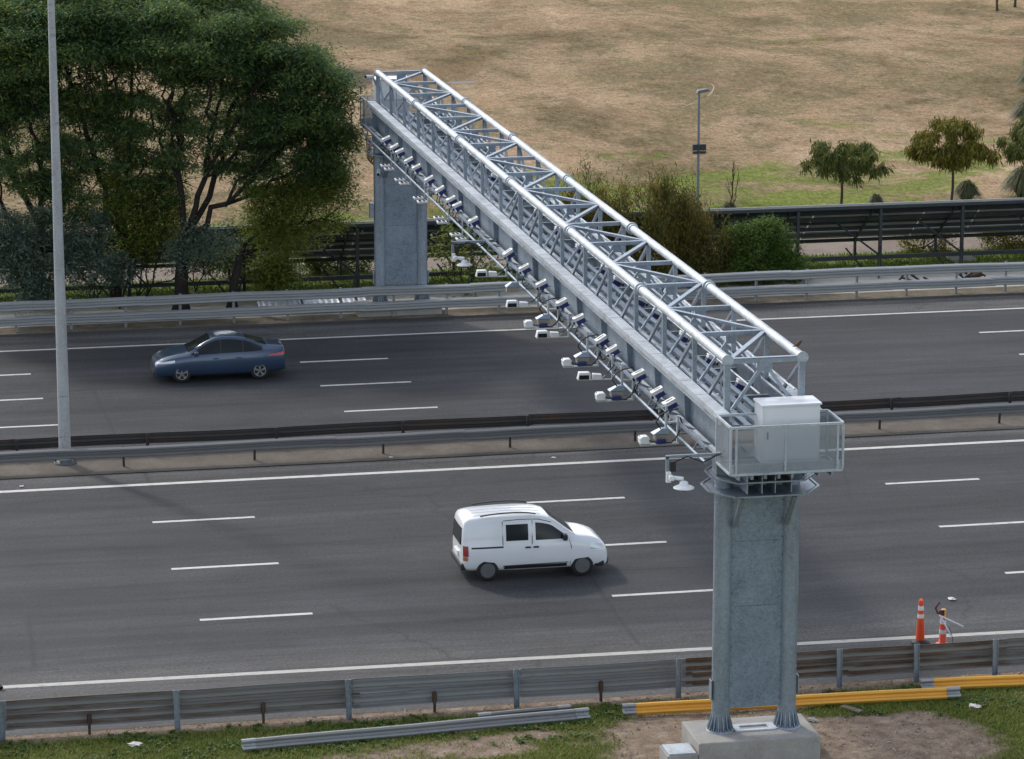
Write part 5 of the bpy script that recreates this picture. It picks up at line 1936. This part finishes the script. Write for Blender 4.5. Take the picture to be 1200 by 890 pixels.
mb = MB()
mb.box(-2.003, -1.95, -0.25, 0.25, 0.60, 0.72)
build('number_plate', mb, M['white'], van)
mb = MB()
for y in (-0.4, -0.13, 0.13, 0.4):
    mb.extrude([(y-0.03, 0), (y+0.03, 0), (y+0.02, 0.012), (y-0.02, 0.012)], -1.6, 0.2, 14, lambda x, y=y: (0, VB.top_z(x, y)-0.001))
build('roof_rib', mb, M['van_paint'], van)
mb = VB.side_patch(lambda x: 1.0, lambda x: 1.02, -1.9, 0.95, -1, 0.002)

# --- blue saloon, heading -X (built facing +X and turned)
CB = Body([(-2.20, .40, .62, .68, .62, .50), (-2.18, .32, .82, .98, .74, .60), (-2.12, .27, .93, 1.085, .80, .64), (-1.9, .24, .955, 1.115, .835, .64), (-1.62, .21, .96, 1.14, .855, .62), (-1.35, .20, .95, 1.215, .86, .57), (-0.9, .19, .93, 1.385, .865, .56),
           (-0.45, .18, .92, 1.465, .865, .575), (-0.1, .18, .91, 1.475, .865, .58), (0.2, .18, .90, 1.43, .865, .585), (0.5, .18, .895, 1.31, .865, .60), (1.0, .18, .885, 1.035, .865, .655), (1.12, .18, .875, .985, .865, .67), (1.5, .18, .83, .93, .855, .67),
           (1.88, .18, .74, .83, .82, .64), (2.08, .19, .65, .73, .74, .58), (2.17, .22, .56, .62, .64, .50), (2.21, .28, .46, .50, .48, .38)])
car = thing('blue_saloon', 'dark blue saloon car driving left on the far carriageway', 'car', (-7.58, 40.2, 0), None, math.pi)
cb = build('body', CB.mesh(), M['car_paint'], car)
af, ar = 1.30, -1.31
cut_arches(cb, [(x, 0.30, y) for x in (af, ar) for y in (-0.81, 0.81)], 0.365)
for x in (af, ar):
    for s in (-1, 1):
        wheel(car, x, s*0.755, 0.31, M['rim'], s)
for s in (-1, 1):
    hi = lambda x: CB.at(x)[2]-0.085-0.02
    for (x0, x1) in ((0.0, 0.98), (-0.74, -0.05), (-1.42, -0.79)):
        mb = CB.side_patch(lambda x: CB.at(x)[1]+0.035, hi, x0, x1, s)
        build('window', mb, M['glass'], car)
    for (x0, x1) in ((-0.05, 0.0), (-0.79, -0.74)):
        mb = CB.side_patch(lambda x: CB.at(x)[1]+0.035, hi, x0, x1, s, 0.004, 3)
        build('door_pillar', mb, M['trim'], car)
    mb = MB()
    for pts in ([(-0.02, .30), (-0.02, .9)], [(-0.80, .42), (-0.95, .62), (-0.80, .9)], [(1.0, .30), (1.03, .6), (0.98, .86)]):
        mb.tube([(x, s*(CB.side_y(x, z)+0.001), z) for x, z in pts], 0.006, 4)
    build('door_seam', mb, M['trim'], car)
    for x in (-0.62, 0.16):
        mb = MB()
        mb.box(x-0.09, x+0.09, s*0.862-0.014, s*0.862+0.014, .765, .795)
        build('door_handle', mb, M['car_paint'], car)
    mb = MB()
    y0 = s*(CB.side_y(0.80, 0.96)+0.10)
    mb.obox((0.80, y0, 0.98), (1, 0, 0), (0, 1, 0), (0, 0, 1), 0.07, 0.10, 0.06)
    build('wing_mirror', mb, M['car_paint'], car, bevel=0.03)
    mb = CB.side_patch(lambda x: 0.635+0.10*(2.1-x), lambda x: 0.70+0.13*(2.1-x), 1.52, 2.12, s, 0.008)
    build('headlight', mb, M['lamp'], car)
    mb = CB.side_patch(lambda x: 0.83-0.02*(x+2.15), lambda x: 0.905-0.10*(x+2.15), -2.165, -1.66, s, 0.008)
    build('tail_light', mb, M['red'], car)
    mb = CB.side_patch(lambda x: 0.20, lambda x: 0.26, -0.92, 0.92, s, 0.012)
    build('sill', mb, M['trim'], car)
mb = CB.top_patch(0.30, 1.06, lambda x: CB.at(x)[4]*0.96)
build('windscreen', mb, M['glass'], car)
mb = CB.top_patch(-1.56, -0.86, lambda x: CB.at(x)[4]*0.93)
build('rear_window', mb, M['glass'], car)
mb = MB()
mb.box(2.03, 2.225, -0.55, 0.55, 0.24, 0.40)
build('bumper', mb, M['trim'], car, bevel=0.04)
mb = MB()
mb.box(-2.215, -2.05, -0.62, 0.62, 0.27, 0.42)
build('bumper', mb, M['trim'], car, bevel=0.04)
mb = MB()
mb.box(-2.215, -2.17, -0.25, 0.25, 0.60, 0.71)
build('number_plate', mb, M['white'], car)
mb = MB()
mb.prism([(-0.95, 0), (-0.72, 0), (-0.90, 0.055)], -0.015, 0.015)
mb.v = [(a, b, c+1.41) for a, b, c in mb.v]
build('roof_fin', mb, M['car_paint'], car)

# ------------------------------------------------------------------ delineators and litter
t = thing('traffic_delineator', 'upright orange delineator with white bands on a black base', 'traffic cone', (6.22, 7.0, 0))
mb = MB()
mb.lathe((0, 0, 0), [(0.23, 0.0), (0.24, 0.02), (0.22, 0.05), (0.12, 0.09)], 20)
build('base', mb, M['black'], t)
mb = MB()
zs = [0.091, 0.70, 0.80, 0.92, 1.0, 1.06, 1.10, 1.12]
f = lambda z: 0.118-0.062*(z/1.1)
mb.lathe((0, 0, 0), [(f(0.091), 0.091), (f(0.60), 0.60), (f(1.05), 1.05), (0.060, 1.09), (0.048, 1.12)], 18)
build('cone_body', mb, M['orange'], t)
for z0, z1 in ((0.66, 0.76), (0.86, 0.97)):
    mb = MB()
    mb.lathe((0, 0, 0), [(f(z0)+0.004, z0), (f(z1)+0.004, z1)], 18)
    build('reflective_band', mb, M['reflect'], t)
mb = MB()
mb.tube([(-0.03, 0, 1.12), (-0.03, 0, 1.15), (0.03, 0, 1.15), (0.03, 0, 1.12)], 0.012, 6)
build('grip', mb, M['orange'], t)
t = thing('traffic_delineator', 'orange delineator with bent red and white rods tied to its top', 'traffic cone', (6.72, 6.75, 0))
mb = MB()
g2 = lambda z: 0.10-0.045*(z/1.0)
mb.lathe((0, 0, 0), [(0.17, 0), (0.17, 0.03), (g2(0.04), 0.04), (g2(0.6), 0.6), (g2(0.72), 0.72)], 18)
build('cone_body', mb, M['orange'], t)
for z0, z1 in ((0.30, 0.40), (0.55, 0.66)):
    mb = MB()
    mb.lathe((0, 0, 0), [(g2(z0)+0.004, z0), (g2(z1)+0.004, z1)], 18)
    build('reflective_band', mb, M['reflect'], t)
mb = MB()
mb.box(-0.05, 0.06, -0.06, 0.05, 0.72, 0.93)
build('yellow_clip', mb, M['yellow'], t, bevel=0.02)
mb = MB()
mb.tube([(0.0, -0.06, 0.86), (-0.16, -0.05, 0.84), (-0.22, -0.05, 0.98), (-0.12, -0.04, 1.12)], 0.028, 8)
mb.box(-0.12, 0.0, -0.09, -0.02, 0.78, 0.92)
build('lamp_bracket', mb, plain('red_and_black_parts', (0.10, 0.02, 0.018), 0.5, 0, 0.9, 14), t)
for a, b in (((-0.14, -0.09, 0.80), (0.46, -0.20, 0.50)), ((-0.10, -0.10, 0.76), (0.14, -0.22, 0.30))):
    mb = MB()
    mb.tube([a, b], 0.022, 8)
    build('rod', mb, M['reflect'], t)
mb = MB()
mb.tube([(0.12, -0.1, 0.5), (0.22, -0.12, 0.2), (0.24, -0.1, 0.0)], 0.008, 5)
build('wire', mb, M['black'], t)


def crumple(name, label, p, r, mat, flat=0.5):
    bm = bmesh.new()
    bmesh.ops.create_icosphere(bm, subdivisions=2, radius=r)
    for v in bm.verts:
        k = random.uniform(0.55, 1.25)
        v.co = Vector((v.co.x*k*1.4, v.co.y*k, v.co.z*k*flat+r*flat*0.6))
    me = bpy.data.meshes.new(name)
    bm.to_mesh(me)
    bm.free()
    me.materials.append(mat)
    o = bpy.data.objects.new(name, me)
    o.location = p
    o.rotation_euler = (0, 0, random.uniform(0, 3))
    link(o)
    return tag(o, label, 'litter', 'litter along the road')


LT = [((-13.7, 3.05, 0.02), 0.13, 'crumpled pale paper in the grass at lower left', M['paper']), ((5.9, 1.9, 0.02), 0.13, 'crumpled whitish bag in the grass at lower right', M['paper']),
      ((-13.9, 5.05, 0.01), 0.06, 'white scrap on the shoulder behind the near barrier at left', M['paper']), ((-5.2, 3.0, 0.02), 0.06, 'small white scrap in grass above the long loose beam', M['paper']),
      ((8.2, 10.4, 0.01), 0.09, 'white scrap on asphalt beyond the delineators', M['paper']), ((1.15, 27.0, 0.01), 0.06, 'tiny pale scrap near the white line below the gantry lamps', M['paper']),
      ((-14.9, 26.75, 0.01), 0.06, 'tiny white scrap beside the white line near lamp post', M['paper']), ((4.0, 11.0, 0.005), 0.08, 'pale flattened scrap on the asphalt right of the near column', M['paper']),
      ((-3.7, 28.0, 0.02), 0.05, 'tiny scrap on the dusty median strip', M['paper']), ((1.9, 1.75, 0.01), 0.10, 'flat grey stone in the dirt right of the footing', M['concrete'])]
for p, r, lb, mt in LT:
    crumple('litter', lb, p, r, mt, 0.4)


def plank(name, label, a, b, wd, th, mat, z=0.02, cat='plank'):
    mb = MB()
    mb.bar((0, 0, 0), (Vector(b)-Vector(a)), wd, th)
    o = build(name, mb, mat, bevel=0.005)
    o.location = (a[0], a[1], z+th/2)
    return tag(o, label, cat)


plank('plank', 'white painted plank lying under the rusty rail left of near column', (-2.0, 3.45, 0), (-0.9, 3.5, 0), 0.12, 0.05, M['white'])
plank('plank', 'short white plank lying right of the near column under the rail', (1.2, 3.35, 0), (2.1, 3.38, 0), 0.09, 0.05, M['paper'])
plank('plank', 'brown broken board lying beside the barrier right of near column', (2.35, 3.55, 0), (2.75, 3.05, 0), 0.16, 0.04, M['wood'])
plank('plank', 'short grey board lying in the dirt below yellow beam', (2.85, 2.55, 0), (3.15, 2.05, 0), 0.16, 0.04, M['wood'])
# stack of corrugated sheets beyond the far barrier
t = thing('corrugated_sheet_shed', 'low lean-to of shiny corrugated metal sheets behind the far barrier', 'metal sheets', (-3.0, 50.5, 0))
for (x0, x1) in ((-4.95, -3.35), (-3.28, -1.95), (-1.80, -1.35), (-1.22, -0.95)):
    mb = MB()
    n = int((x1-x0)/0.035)
    prof = []
    vs = []
    for i in range(n+1):
        x = x0+(x1-x0)*i/n
        dz = 0.015*math.sin(i*1.05)
        vs += [(x, 49.55, 0.10+dz), (x, 50.9, 0.36+dz)]
    mb.add(vs, [(2*i, 2*i+2, 2*i+3, 2*i+1) for i in range(n)], True)
    mb.add([(a, b, c-0.012) for a, b, c in vs], [(2*i+1, 2*i+3, 2*i+2, 2*i) for i in range(n)], True)
    build('roof_sheet', mb, M['sheet'], t, True, fix=False)
mb = MB()
for x in (-4.9, -3.3, -1.9, -1.0):
    mb.box(x-0.04, x+0.04, 49.6, 49.68, 0, 0.08)
    mb.box(x-0.04, x+0.04, 50.7, 50.78, 0, 0.30)
for x in (-1.88, -1.28):
    mb.bar((x, 49.55, 0.13), (x, 50.9, 0.39), 0.06, 0.05)
build('frame', mb, M['rust'], t, True)
# dark wreckage behind the far barrier at right
for (x, lb, mt) in ((20.3, 'twisted dark metal scrap behind the far barrier, left of the pair', M['dark_frame']), (23.2, 'twisted dark metal scrap with a reddish part, right of the pair', M['dark_frame'])):
    t = thing('metal_scrap', lb, 'scrap', (x, 50.6, 0.02))
    for k in range(7):
        mb = MB()
        a = Vector((random.uniform(-0.9, 0.9), random.uniform(-0.3, 0.3), random.uniform(0.02, 0.12)))
        b = a+Vector((random.uniform(-0.6, 0.6), random.uniform(-0.2, 0.2), random.uniform(0.05, 0.3)))
        mb.bar(a, b, 0.05, 0.07)
        build('bar', mb, mt, t)
    if x > 22:
        mb = MB()
        mb.obox((-0.5, 0, 0.2), (0.95, 0, 0.3), (0, 1, 0), (-0.3, 0, 0.95), 0.28, 0.15, 0.08)
        build('red_part', mb, M['rust'], t)
# concrete cover slab on the lawn at right
mb = MB()
mb.box(23.1, 24.1, 54.4, 55.2, 0.0, 0.12)
o = build('concrete_slab', mb, M['concrete'], bevel=0.01)
tag(o, 'pale concrete cover slab on the lawn behind the right posts', 'slab')
# tyre tread fragment on the shoulder at the left edge
mb = MB()
mb.tube([(-16.62+0.16*math.cos(a), 7.75+0.12*math.sin(a), 0.05+0.03*math.sin(a*2)) for a in np.linspace(0, 4.2, 10)], 0.05, 8)
o = build('tyre_scrap', mb, M['black'])
tag(o, 'dark tyre scrap on the white edge line at the left border', 'litter')
